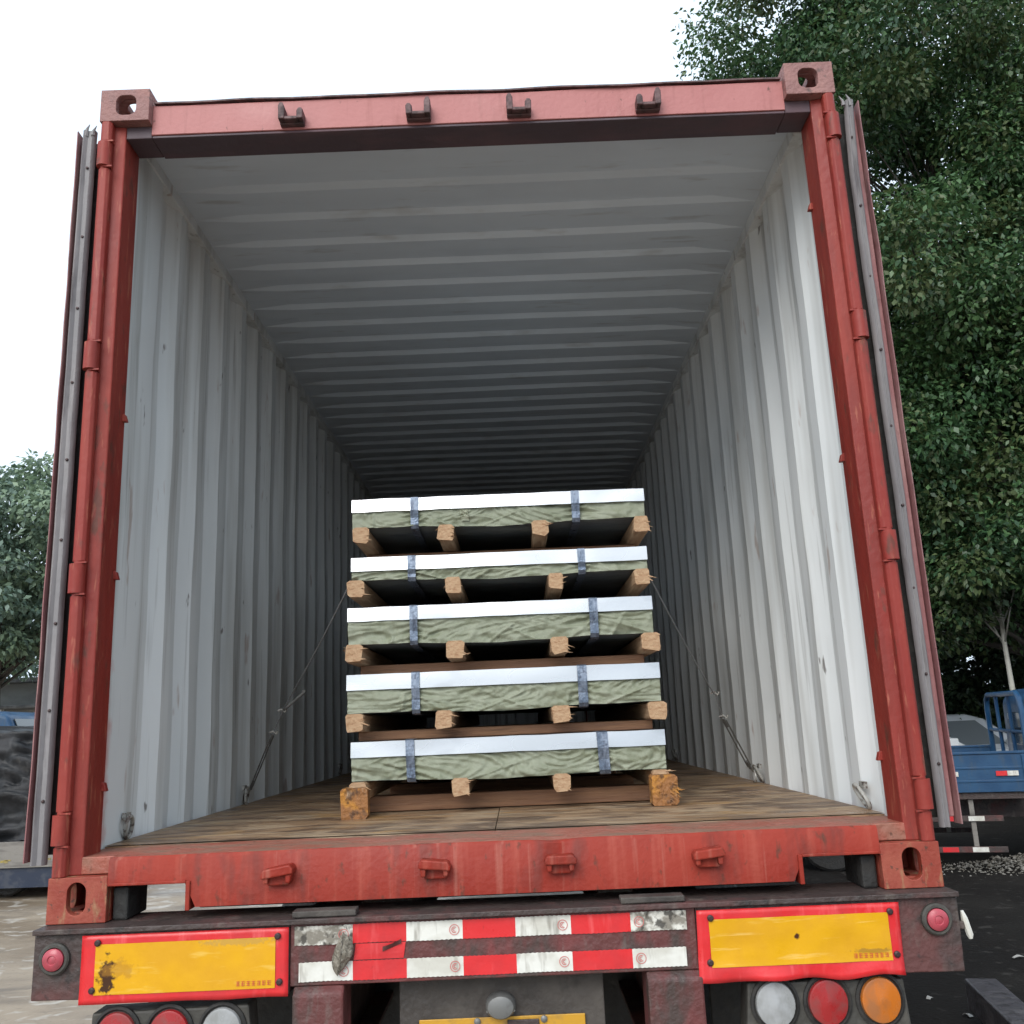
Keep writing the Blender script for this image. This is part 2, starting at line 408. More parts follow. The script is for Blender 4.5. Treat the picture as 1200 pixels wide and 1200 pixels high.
def tag(o, label=None, cat=None, group=None, kind=None):
    if label: o['label'] = label
    if cat: o['category'] = cat
    if group: o['group'] = group
    if kind: o['kind'] = kind
    return o

def thing(name, loc, label, cat, group=None, rz=0.0, s=1.0):
    o = bpy.data.objects.new(name, None)
    COL.objects.link(o)
    o.location = loc; o.rotation_euler = (0, 0, rz); o.scale = (s, s, s)
    o.empty_display_size = 0.1
    return tag(o, label, cat, group)

def copy_tree(o, parent=None):
    c = o.copy(); COL.objects.link(c)
    if parent is not None: c.parent = parent
    for ch in list(o.children): copy_tree(ch, c)
    return c

def wob(x, y, z, s=1.0):
    return mnoise.noise(Vector((x * s, y * s, z * s)))

# ------------------------------------------------------------------ ground
g = MB()
def gz(u, v):
    # finer squares near the camera
    x = (u - 0.5) * 2; y = (v - 0.5) * 2
    X = math.copysign(abs(x) ** 3 * 500, x); Y = math.copysign(abs(y) ** 3 * 500, y) + 6
    d = math.hypot(X, Y - 4)
    h = 0.0 if d > 40 else 0.035 * wob(X, Y * 2.2, 0.3, 0.8) * (1 - d / 40)
    return (X, Y, GZ + h - 0.03)
g.grid(140, 140, gz)
M['ground'] = mat('muddy_concrete_yard', (0.215, 0.165, 0.115), [
    dict(c=(0.31, 0.255, 0.19), s=(0.5, 1.1, 1), lo=0.42, hi=0.6, f=0.85, dist=0.5),
    dict(c=(0.14, 0.115, 0.09), s=(0.9, 1.7, 1), lo=0.50, hi=0.66, f=0.8, dist=0.4),
    dict(c=(0.50, 0.47, 0.42), s=(3, 4.5, 1), lo=0.56, hi=0.66, f=0.7, dist=0.8),
    dict(c=(0.12, 0.10, 0.08), s=(14, 20, 1), lo=0.6, hi=0.72, f=0.5)], rough=0.55, rough_var=0.3, bump=0.8, bump_scale=5)
go = g.build('ground', M['ground'], smooth=True, fix=False)
tag(go, 'pale muddy concrete yard with tyre tracks', kind='structure')
g = MB()
def az_(u, v):
    x = 1.75 + u * 26 + 0.25 * wob(0, v * 40, 1.7); y = -14 + v * 30
    return (x, y, GZ + 0.012 + 0.012 * wob(x, y, 3.1, 1.4))
g.grid(60, 70, az_)
M['asphalt'] = mat('wet_black_asphalt', (0.012, 0.0105, 0.0095), [
    dict(c=(0.020, 0.018, 0.016), s=(0.8, 0.8, 1), lo=0.48, hi=0.65, f=0.8),
    dict(c=(0.06, 0.055, 0.05), s=(9, 9, 1), lo=0.60, hi=0.70, f=0.5)], rough=0.85, rough_var=0.15, spec=0.08, bump=0.5, bump_scale=30)
ao = g.build('asphalt', M['asphalt'], smooth=True, fix=False)
tag(ao, 'wet black oil-stained ground right of the trailer', kind='structure')

# ------------------------------------------------------------------ container
HC, LC = 2.591, 12.19
cont = thing('shipping_container', (0, 0, 0), 'red shipping container with both rear doors folded open, white corrugated inside', 'container')

def hole_plate(mb, ox, oy, ax, w, h, t, hole, n=36):
    """plate w x h (local u,v from 0) and thickness t with a hole: list of (u,v); ax maps (u,v,t)->xyz."""
    cu = sum(p[0] for p in hole) / len(hole); cv = sum(p[1] for p in hole) / len(hole)
    angs = sorted({round(math.atan2(p[1] - cv, p[0] - cu), 6) for p in hole} |
                  {round(math.atan2(q[1] - cv, q[0] - cu), 6) for q in ((0, 0), (w, 0), (w, h), (0, h))})
    def hit_rect(a):
        d = (math.cos(a), math.sin(a)); best = 1e9
        for lim, s, c in ((w, d[0], cu), (0, d[0], cu), (h, d[1], cv), (0, d[1], cv)):
            if abs(s) > 1e-9:
                tt = (lim - c) / s
                if tt > 0: best = min(best, tt)
        return (cu + d[0] * best, cv + d[1] * best)
    def hit_hole(a):
        d = Vector((math.cos(a), math.sin(a)))
        best = 0.001
        for i in range(len(hole)):
            p = Vector(hole[i]) - Vector((cu, cv)); q = Vector(hole[(i + 1) % len(hole)]) - Vector((cu, cv))
            e = q - p
            den = d.x * e.y - d.y * e.x
            if abs(den) < 1e-12: continue
            tt = (p.x * e.y - p.y * e.x) / den
            ss = (p.x * d.y - p.y * d.x) / den
            if tt > 0 and -1e-6 <= ss <= 1 + 1e-6: best = max(best, tt)
        return (cu + d.x * best, cv + d.y * best)
    k = len(angs)
    R_ = [hit_rect(a) for a in angs]; H_ = [hit_hole(a) for a in angs]
    vs = [ax(*p, 0) for p in R_] + [ax(*p, 0) for p in H_] + [ax(*p, t) for p in R_] + [ax(*p, t) for p in H_]
    fs = []
    for i in range(k):
        j = (i + 1) % k
        fs += [(i, j, k + j, k + i), (2 * k + i, 3 * k + i, 3 * k + j, 2 * k + j), (k + i, k + j, 3 * k + j, 3 * k + i), (i, 2 * k + i, 2 * k + j, j)]
    mb.add(vs, fs)

def stadium(cu, cv, w, h, n=8, sq=1.0):
    r = min(w, h) / 2 * sq
    pts = []
    for cx, cy, a0 in ((w / 2 - r, h / 2 - r, 0), (-w / 2 + r, h / 2 - r, 90), (-w / 2 + r, -h / 2 + r, 180), (w / 2 - r, -h / 2 + r, 270)):
        for i in range(n + 1):
            a = RAD(a0 + 90 * i / n)
            p = (cu + cx + r * math.cos(a), cv + cy + r * math.sin(a))
            if not pts or (abs(p[0] - pts[-1][0]) + abs(p[1] - pts[-1][1])) > 1e-6: pts.append(p)
    return pts

def casting(sx, top, rear):
    """ISO corner casting 162 x 178 x 118 with holes in end, side and top/bottom faces."""
    W, D, Hh, t = 0.162, 0.178, 0.118, 0.026
    z0 = HC - Hh if top else 0.0
    y0, ys = (0.0, 1) if rear else (LC, -1)
    X = lambda u: sx * (1.219 - W + u)     # u from inner edge to outer edge
    mb = MB()
    if top: hole = stadium(W / 2 - 0.004, Hh / 2, 0.066, 0.074, sq=0.72)
    else: hole = stadium(W / 2 + 0.002, Hh / 2 + 0.004, 0.052, 0.084)
    hole_plate(mb, 0, 0, lambda u, v, tt: (X(u), y0 + ys * tt, z0 + v), W, Hh, t, hole)
    shole = stadium(D / 2 - t, Hh / 2, 0.10, 0.084) if top else stadium(D / 2 - t, Hh / 2, 0.060, 0.080)
    hole_plate(mb, 0, 0, lambda u, v, tt: (X(W - tt), y0 + ys * (t + u), z0 + v), D - t, Hh, t, shole)
    thole = stadium((W - t) / 2, (D - t) / 2, 0.064, 0.120)
    zt = (lambda tt: z0 + Hh - tt) if top else (lambda tt: z0 + tt)
    hole_plate(mb, 0, 0, lambda u, v, tt: (X(u), y0 + ys * (t + v), zt(tt)), W - t, D - t, t, thole)
    xa, xb = sorted((X(0), X(t * 0.5))); ya, yb = sorted((y0 + ys * t, y0 + ys * D))
    za, zb = (z0, z0 + Hh - t) if top else (z0 + t, z0 + Hh)
    mb.box(xa, xb, ya, yb, za, zb)
    xa, xb = sorted((X(t * 0.5), X(W - t))); ya, yb = sorted((y0 + ys * (D - 0.012), y0 + ys * D))
    mb.box(xa, xb, ya, yb, za, zb)
    za, zb = (z0, z0 + 0.012) if top else (z0 + Hh - 0.012, z0 + Hh)
    ya, yb = sorted((y0 + ys * t, y0 + ys * (D - 0.012)))
    mb.box(xa, xb, ya, yb, za, zb)
    mb.build('corner_casting', M['casting_top'] if top else M['casting'], cont, bevel=0.004)

for sx in (-1, 1):
    for top in (0, 1):
        for rear in (0, 1): casting(sx, top, rear)

# corner posts and hinge columns
for sx in (-1, 1):
    b = MB()
    poly = [(1.143, 0.036), (1.178, 0.030), (1.213, 0.030), (1.213, 0.120), (1.172, 0.120), (1.172, 0.148), (1.143, 0.148)]
    b.prism([(sx * u, w) for u, w in poly], 'z', 0.118, HC - 0.118)
    b.build('corner_post', M['red_post'], cont, bevel=0.004)
    b = MB()
    b.box(*sorted((sx * 1.15, sx * 1.205)), LC - 0.15, LC - 0.03, 0.118, HC - 0.118)
    b.build('corner_post', M['red_post'], cont, bevel=0.004)
    kz = [(0.203, 0.283), (0.903, 0.990), (1.602, 1.690), (2.308, 2.394)]
    segs = [(0.118, 0.197), (0.290, 0.896), (0.997, 1.595), (1.697, 2.301), (2.401, HC - 0.118)]
    for za, zb in segs:
        b = MB()
        xc = sx * 1.196
        pr = [(xc - 0.019, 0.030), (xc - 0.019, 0.008), (xc - 0.010, -0.001), (xc + 0.010, -0.001), (xc + 0.019, 0.008), (xc + 0.019, 0.030)]
        nseg = max(1, int((zb - za) / 0.08))
        for i in range(nseg): pass
        b.prism(pr, 'z', za, zb)
        b.build('hinge_bar', M['red_post'], cont, bevel=0.003)
    for za, zb in kz:
        b = MB()
        b.tube([(sx * 1.199, 0.010, za), (sx * 1.199, 0.010, zb)], 0.023, 14)
        b.tube([(sx * 1.199, 0.010, za - 0.012), (sx * 1.199, 0.010, zb + 0.012)], 0.012, 10)
        b.box(*sorted((sx * 1.20, sx * 1.222)), 0.006, 0.030, za + 0.006, zb - 0.006)
        b.box(*sorted((sx * 1.168, sx * 1.200)), -0.004, 0.004, za - 0.006, za - 0.001)
        b.box(*sorted((sx * 1.168, sx * 1.200)), -0.004, 0.004, zb + 0.001, zb + 0.006)
        b.build('hinge_knuckle', M['red_post'], cont, smooth='auto')
    # stop blocks on the post's inner edge
    for zz in (1.47, 0.96, 0.335) if sx < 0 else (1.24, 0.33, 2.12):
        b = MB(); b.prism([(sx * 1.128, zz), (sx * 1.147, zz), (sx * 1.147, zz + 0.028), (sx * 1.135, zz + 0.024)], 'y', 0.124, 0.143)
        b.build('door_stop', M['red_post'], cont, bevel=0.002)

# door header
b = MB()
def hd(u, v):      # slightly dented upper lip
    x = -1.057 + 2.114 * u
    d = 0.006 * wob(x * 3, 0, 9) + 0.004 * wob(x * 11, 2, 9)
    return x, d
nx = 60
prof = [(0.030, 2.436), (0.030, 2.545), (0.040, 2.552), (0.170, 2.556), (0.170, 2.530), (0.148, 2.436)]
vs, fs = [], []
for i in range(nx + 1):
    x, d = hd(i / nx, 0)
    for k, (y, z) in enumerate(prof):
        vs.append((x, y + (d * 0.5 if k in (0, 1) else 0), z + (d if k in (1, 2) else 0.3 * d if k in (0,) else 0)))
n = len(prof)
for i in range(nx):
    for k in range(n): fs.append((i * n + k, i * n + (k + 1) % n, (i + 1) * n + (k + 1) % n, (i + 1) * n + k))
fs += [tuple(range(n)), tuple(range(nx * n + n - 1, nx * n - 1, -1))]
b.add(vs, fs)
b.build('door_header', M['red_glare_pale'], cont, bevel=0.002, smooth='auto')
for sx in (-1, 1):    # gussets between header and posts
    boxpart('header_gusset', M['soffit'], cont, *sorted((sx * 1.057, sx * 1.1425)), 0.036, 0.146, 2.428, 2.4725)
# drip lip along roof edge
b = MB()
b.grid(60, 1, lambda u, v: (-1.05 + 2.1 * u, 0.022 + 0.06 * v, 2.555 + 0.004 * wob(u * 10, v, 4) - 0.002 * v))
o = b.build('roof_lip', M['keeper'], cont); md = o.modifiers.new('s', 'SOLIDIFY'); md.thickness = 0.006

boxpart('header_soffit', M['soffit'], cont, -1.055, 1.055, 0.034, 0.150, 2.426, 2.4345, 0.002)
# cam keepers on the header
for i, x in enumerate((-0.585, -0.165, 0.168, 0.597)):
    b = MB()
    b.box(x - 0.040, x + 0.040, 0.010, 0.030, 2.442, 2.462)
    b.box(x - 0.030, x + 0.030, -0.012, 0.010, 2.446, 2.458)
    hl = (0.062, 0.040) if i in (0, 2) else (0.040, 0.062)
    for s, hh in ((-1, hl[0]), (1, hl[1])):
        b.prism([(x + s * 0.040, 2.446), (x + s * 0.020, 2.446), (x + s * 0.020, 2.446 + hh * 0.75), (x + s * 0.026, 2.446 + hh), (x + s * 0.036, 2.446 + hh), (x + s * 0.041, 2.446 + hh * 0.8)], 'y', -0.016, 0.030)
    b.build('cam_keeper', M['keeper'], cont, bevel=0.003)

# door sill, notched beside the castings
def sill_z(x): return 0.166 - 0.004 * math.exp(-((x - 0.17) / 0.05) ** 2) + 0.002 * wob(x * 5, 1, 1)
b = MB()
nx = 70
vs, fs = [], []
for i in range(nx + 1):
    x = -1.057 + 2.114 * i / nx
    d = 0.004 * wob(x * 4, 3, 2)
    zb = 0.092 if abs(x) > 0.842 else 0.030
    for y, z in ((0.002 + d, zb), (0.004 + d, 0.155), (0.012 + d, sill_z(x)), (0.018 + d, sill_z(x) - 0.008), (0.014 + d, zb)):
        vs.append((x, y, z))
n = 5
for i in range(nx):
    for k in range(n): fs.append((i * n + k, i * n + (k + 1) % n, (i + 1) * n + (k + 1) % n, (i + 1) * n + k))
b.add(vs, fs)
b.build('door_sill', M['red'], cont, smooth='auto')
b = MB()
b.grid(70, 6, lambda u, v: (-1.057 + 2.114 * u, 0.013 + 0.21 * v, sill_z(-1.057 + 2.114 * u) * (1 - v) + 0.1705 * v - 0.001 + 0.0025 * wob(u * 16, v * 3, 6)))
b.grid(20, 2, lambda u, v: (-1.057 + 2.114 * u, 0.019, 0.032 + 0.12 * v) if False else (-1.057 + 2.114 * u, 0.222, 0.10 + 0.068 * v))
b.build('sill_tread', M['sill_top'], cont, smooth='auto')
for sx in (-1, 1):     # pocket frames
    b = MB()
    xa, xb = 0.842, 1.052
    b.box(*sorted((sx * xa, sx * (xa - 0.012))), -0.004, 0.045, 0.022, 0.098)
    b.box(*sorted((sx * xa, sx * xb)), -0.004, 0.045, 0.092, 0.100)
    b.build('pocket_frame', M['red'], cont, bevel=0.002)
    # threshold corner
    b = MB(); b.box(*sorted((sx * 1.057, sx * 1.17)), 0.036, 0.24, 0.120, 0.166); b.build('sill_corner', M['sill_top'], cont, bevel=0.003)

# lower cam keepers
for i, x in enumerate((-0.586, -0.161, 0.180, 0.582)):
    b = MB()
    tilt = (0.006, -0.004, 0.0, 0.004)[i]
    b.prism([(x - 0.042, 0.116 - tilt), (x - 0.036, 0.128 - tilt), (x + 0.036, 0.128 + tilt), (x + 0.044, 0.116 + tilt), (x + 0.044, 0.104 + tilt), (x - 0.042, 0.104 - tilt)], 'y', -0.044, 0.006)
    for s in (-1, 1):
        b.prism([(x + s * 0.040, 0.110), (x + s * 0.022, 0.110), (x + s * 0.024, 0.086), (x + s * 0.036, 0.086)], 'y', -0.038, 0.006)
    b.box(x - 0.030, x + 0.030, -0.018, 0.004, 0.078, 0.106)
    b.build('cam_keeper', M['red'], cont, bevel=0.004)

# side walls
def wall_profile(phase):
    pts = [(0.150, 0.0)]
    y = phase - 0.104
    while y > 0.45: y -= 0.278
    while y + 0.278 < LC - 0.12:
        if y > 0.16:
            pts += [(y, 0.0), (y + 0.068, 0.036), (y + 0.140, 0.036), (y + 0.208, 0.0)]
        y += 0.278
    pts.append((LC - 0.12, 0.0))
    return pts
for sx, ph in ((-1, 0.512), (1, 0.570)):
    pr = wall_profile(ph)
    for nm, off, mt in (('side_wall', 0.0, M['wall']), ('outer_side_panel', 0.007, M['red'])):
        b = MB()
        zs = [0.150 + (2.505 - 0.150) * k / 20 for k in range(21)]
        vs = []
        for j, z in enumerate(zs):
            for (y, d) in pr:
                w = 0.006 * wob(y * 1.3, z * 1.5, 5 * sx) + 0.004 * wob(y * 4, z * 3, 3 + sx)
                vs.append((sx * (1.168 + off + d + w), y, z))
        n = len(pr)
        fs = [(j * n + i, j * n + i + 1, (j + 1) * n + i + 1, (j + 1) * n + i) for j in range(len(zs) - 1) for i in range(n - 1)]
        b.add(vs, fs)
        b.build(nm, mt, cont, fix=False)
    boxpart('top_side_rail', M['wall'], cont, *sorted((sx * 1.158, sx * 1.214)), 0.18, LC - 0.178, 2.500, 2.560)
    boxpart('bottom_side_rail', M['red'], cont, *sorted((sx * 1.172, sx * 1.217)), 0.18, LC - 0.178, 0.012, 0.148)

# roof: transverse ribs
rp = [(0.172, 0.0)]
y = 0.77 - 0.209 * 1
while y + 0.2 < LC - 0.1:
    rp += [(y - 0.118, 0.0), (y - 0.088, 0.020), (y - 0.024, 0.020), (y, 0.0)]
    y += 0.209
rp.append((LC - 0.03, 0.0))
rp = [q for i, q in enumerate(rp) if i == 0 or q[0] > rp[i - 1][0]]
for nm, off, mt in (('roof_lining', 0.0, M['ceiling']), ('roof', 0.007, M['red_glare_pale'])):
    b = MB()
    xs = [-1.165 + 2.33 * k / 12 for k in range(13)]
    vs = []
    for x in xs:
        for (yy, d) in rp:
            ed = min(1.0, max(0.0, (1.165 - abs(x)) / 0.10))
            vs.append((x, yy, 2.5455 + off + d * ed + 0.005 * wob(x * 1.1, yy * 0.8, 2) ))
    n = len(rp)
    fs = [(j * n + i, j * n + i + 1, (j + 1) * n + i + 1, (j + 1) * n + i) for j in range(len(xs) - 1) for i in range(n - 1)]
    b.add(vs, fs)
    b.build(nm, mt, cont, fix=False)
# front (closed) wall
pw = []
x = -1.16
while x < 1.16:
    pw += [(x, 0), (min(1.16, x + 0.11), 0), (min(1.16, x + 0.155), 0.045), (min(1.16, x + 0.265), 0.045)]
    x += 0.31
b = MB()
n = len(pw)
b.add([(x, LC - 0.15 + d, z) for z in (0.15, 2.55) for x, d in pw], [(i, i + 1, n + i + 1, n + i) for i in range(n - 1) if pw[i + 1][0] > pw[i][0] + 1e-6])
b.build('end_wall', M['wall'], cont, fix=False)
b = MB()
b.add([(x, LC - 0.14 + d, z) for z in (0.15, 2.55) for x, d in pw], [(i, i + 1, n + i + 1, n + i) for i in range(n - 1) if pw[i + 1][0] > pw[i][0] + 1e-6])
b.build('outer_end_panel', M['red'], cont, fix=False)

# floor sheets, cross members
ply = None
fy = 0.226
k = 0
while fy < LC - 0.2:
    fe = min(fy + 1.2, LC - 0.16)
    if k == 0: fe = 0.90
    for x0, x1 in ((-1.166, -0.0015), (0.0015, 1.166)):
        b = MB()
        b.grid(8, 8, lambda u, v: (x0 + (x1 - x0) * u, fy + (fe - fy - 0.003) * v, 0.1735 + 0.0015 * wob(u * 5 + x0, v * 5 + fy, 3)))
        b.box(x0, x1, fy, fe - 0.003, 0.145, 0.1705)
        b.build('floor_panel', M['plywood'], cont, fix=False)
    fy = fe; k += 1
y = 0.55
while y < LC - 0.2:
    boxpart('cross_member', M['red'], cont, -1.17, 1.17, y, y + 0.05, 0.022, 0.144)
    y += 0.61

# lashing rings
def ring(x, y, z, r, sx, hang):
    b = MB()
    pts = []
    for i in range(19):
        a = 2 * math.pi * i / 18
        pts.append((x - sx * (0.012 + 0.012 * math.cos(a)) , y + r * math.sin(a) * 0.75 + hang * math.cos(a) * 0.02, z + r * math.cos(a)))
    b.tube(pts, 0.0065, 8, cap=False)
    b.box(x - sx * 0.004 - 0.006, x - sx * 0.004 + 0.006, y - 0.02, y + 0.02, z + r * 0.7, z + r * 1.3)
    return b.build('lashing_ring', M['ring'], cont, smooth='auto')
for sx in (-1, 1):
    for yy in (0.36, 1.64, 3.9, 6.2):
        ring(sx * 1.165, yy, 0.212, 0.034, sx, 1 if sx > 0 else -1)

# doors folded back along the sides
for sx in (-1, 1):
    d = bpy.data.objects.new('door', None); COL.objects.link(d); d.parent = cont
    d.location = (sx * 1.244, 0.03, 0)
    d.rotation_euler = (0, 0, sx * RAD(-0.8))
    X = lambda a: sx * a
    b = MB(); b.box(*sorted((X(-0.027), X(0.022))), 0.040, 0.050, 0.172, 2.440)
    b.build('gap_dark_strip', M['black'], d, bevel=0.002)  # added black strip, darkens the door gap and hides the sky behind
    b = MB()
    b.box(*sorted((X(0.024), X(0.048))), 0.012, 0.075, 0.176, 2.430)
    b.box(*sorted((X(0.006), X(0.050))), 1.085, 1.145, 0.176, 2.430)
    b.box(*sorted((X(0.006), X(0.050))), 0.076, 1.084, 0.176, 0.26)
    b.box(*sorted((X(0.006), X(0.050))), 0.076, 1.084, 2.345, 2.430)
    b.build('door_frame', M['door_edge'], d, bevel=0.003)
    b = MB()
    pr = []
    for q in range(5):
        z = 0.26 + q * 0.417
        pr += [(z, 0.0), (z + 0.13, 0.0), (z + 0.18, 0.03), (z + 0.36, 0.03), (z + 0.417, 0.0)]
    pr = [pr[0]] + [pr[i] for i in range(1, len(pr)) if pr[i][0] > pr[i - 1][0]]
    vs = [(X(0.012 + e + t), yy, z) for t in (0.0, 0.006) for yy in (0.076, 1.084) for z, e in pr]
    n = len(pr)
    fs = []
    for t in (0, 2): fs += [(t * n + i, t * n + i + 1, (t + 1) * n + i + 1, (t + 1) * n + i) for i in range(n - 1)]
    b.add(vs, fs)
    b.build('door_skin', M['red'], d, fix=False)
    # rubber gasket along the hinge edge: ribbed channel
    b = MB()
    wid = 0.046 if sx < 0 else 0.030
    zs = [0.150 + 2.31 * i / 60 for i in range(61)]
    prof = [(0.000, 0.010), (0.002, -0.004), (0.008, -0.010), (0.012, -0.002), (wid * 0.55, -0.001), (wid * 0.75, -0.010), (wid * 0.9, -0.004), (wid, 0.006), (wid * 0.9, 0.011)]
    vs, fs = [], []
    for z in zs:
        w = 0.003 * wob(z * 4, sx, 2) + 0.0015 * wob(z * 17, sx, 5)
        ex = 0.012 * max(0, (z - 2.2)) / 0.25 * (1 if sx > 0 else -0.3)
        for u, v in prof: vs.append((X(u + w + ex), v + w, z))
    n = len(prof)
    for i in range(len(zs) - 1):
        for q in range(n): fs.append((i * n + q, i * n + (q + 1) % n, (i + 1) * n + (q + 1) % n, (i + 1) * n + q))
    b.add(vs, fs)
    b.build('gasket', M['gasket'], d, smooth='auto')
    b = MB()     # outer lip, frayed at its ends
    zt, zb = 2.452, 0.158
    vs, fs = [], []
    for i in range(61):
        z = zb + (zt - zb) * i / 60
        w = 0.003 * wob(z * 5, sx, 7)
        fl = 0.004 * max(0, 1 - abs(z - zb) / 0.2)
        vs += [(X(0.051 + w + fl), -0.012, z), (X(0.055 + w + fl), -0.010, z), (X(0.056 + w), 0.03, z), (X(0.052 + w), 0.03, z)]
    for i in range(60):
        for q in range(4): fs.append((i * 4 + q, i * 4 + (q + 1) % 4, (i + 1) * 4 + (q + 1) % 4, (i + 1) * 4 + q))
    b.add(vs, fs)
    b.build('gasket_lip', M['door_edge'], d, smooth='auto')
    b = MB()
    for i in range(9):
        b.lathe_y((X(0.018), -0.002, 0.32 + i * 0.25), [(0.005, 0), (0.004, -0.004), (0.001, -0.005)], 8)
    b.build('gasket_rivets', M['bolt'], d, smooth='auto')
    b = MB()   # torn rubber tips at the top
    b.tube([(X(0.006), -0.004, 2.44), (X(0.004), -0.006, 2.455), (X(-0.006), -0.006, 2.475)], [0.007, 0.005, 0.001], 6)
    b.tube([(X(0.030), 0.0, 2.44), (X(0.026), -0.004, 2.465), (X(0.018), -0.004, 2.482)], [0.008, 0.005, 0.001], 6)
    b.build('torn_gasket', M['gasket'], d, smooth='auto')
    for yy in (0.30, 0.85):
        b = MB(); b.tube([(X(-0.004), yy, 0.17), (X(-0.004), yy, 2.44)], 0.014, 10)
        b.build('lock_rod', M['grey_metal'], d, smooth='auto')

# ------------------------------------------------------------------ cargo
LAYERS = [   # name words, x0, x1, sheet top, sheet bottom, wrap bottom, skid bottom, straps, skids x, cross timber y
    ('top', -0.526, 0.604, 1.349, 1.298, 1.235, 1.172, ((-0.300, -0.270), (0.322, 0.353)), ((-0.519, -0.460), (-0.196, -0.136), (0.166, 0.226), (0.555, 0.614)), None),
    ('second', -0.528, 0.598, 1.119, 1.066, 1.030, 0.967, ((-0.314, -0.284), (0.334, 0.362)), ((-0.539, -0.478), (-0.172, -0.112), (0.218, 0.276), (0.543, 0.602)), None),
    ('middle', -0.543, 0.604, 0.928, 0.876, 0.790, 0.723, ((-0.310, -0.281), (0.366, 0.398)), ((-0.549, -0.486), (-0.174, -0.108), (0.216, 0.280), (0.556, 0.620)), 0.94),
    ('fourth', -0.545, 0.612, 0.678, 0.621, 0.538, 0.473, ((-0.306, -0.276), (0.308, 0.343)), ((-0.549, -0.482), (-0.218, -0.157), (0.207, 0.276), (0.560, 0.624)), 0.90),
    ('bottom', -0.531, 0.614, 0.435, 0.380, 0.297, 0.234, ((-0.331, -0.300), (0.367, 0.407)), ((-0.531, -0.470), (-0.165, -0.104), (0.202, 0.259), (0.556, 0.616)), 0.92),
]
BL = ['olive-wrapped steel sheet bundle on timber skids, topmost of the stack of five',
      'thin olive-wrapped steel sheet bundle second from top, lashing wires tied at its skids',
      'olive-wrapped steel sheet bundle in the middle of the stack, two bundles above it',
      'olive-wrapped steel sheet bundle directly on top of the lowest bundle',
      'lowest olive-wrapped steel sheet bundle standing on orange-stained bearers on the floor']
YF = 0.80
DEP = 2.42
rng = random.Random(11)
def skid(mb, x0, x1, z0, z1, y0, y1, seed, splint=True):
    r = random.Random(seed)
    ch = 0.008
    def ring_(y, j):
        a = lambda: r.uniform(-j, j)
        return [(x0 + ch + a(), y, z0 + a()), (x1 - ch + a(), y, z0 + a()), (x1 + a(), y, z0 + ch + a()), (x1 + a(), y, z1 - ch),
                (x1 - ch, y, z1), (x0 + ch, y, z1), (x0 + a(), y, z1 - ch), (x0 + a(), y, z0 + ch)]
    rings = [ring_(y0, 0.005), ring_(y0 + 0.03, 0.003)] + [ring_(y0 + (y1 - y0) * t, 0.002) for t in (0.3, 0.6, 1.0)]
    n = 8
    vs = [p for q in rings for p in q]
    fs = [tuple(range(n - 1, -1, -1)), tuple(range(4 * n, 5 * n))]
    for i in range(4):
        for k in range(n): fs.append((i * n + k, i * n + (k + 1) % n, (i + 1) * n + (k + 1) % n, (i + 1) * n + k))
    mb.add(vs, fs)
    if splint:
        for _ in range(r.randint(2, 5)):
            z = r.uniform(z0 + 0.002, z1 - 0.006); xs = x1 - r.uniform(0, 0.006); L_ = r.uniform(0.005, 0.022) if r.random() < 0.8 else 0.03
            if r.random() < 0.2: xs = x0 + 0.004; L_ = -r.uniform(0.005, 0.015)
            zz = z + r.uniform(-0.014, 0.010)
            mb.add([(xs - 0.006, y0 - 0.001, z), (xs - 0.004, y0 - 0.001, z + r.uniform(0.003, 0.007)), (xs - 0.005, y0 + 0.012, z + 0.002), (xs + L_, y0 - r.uniform(0.0, 0.02), zz)],
                   [(0, 1, 3), (1, 2, 3), (2, 0, 3), (0, 2, 1)])
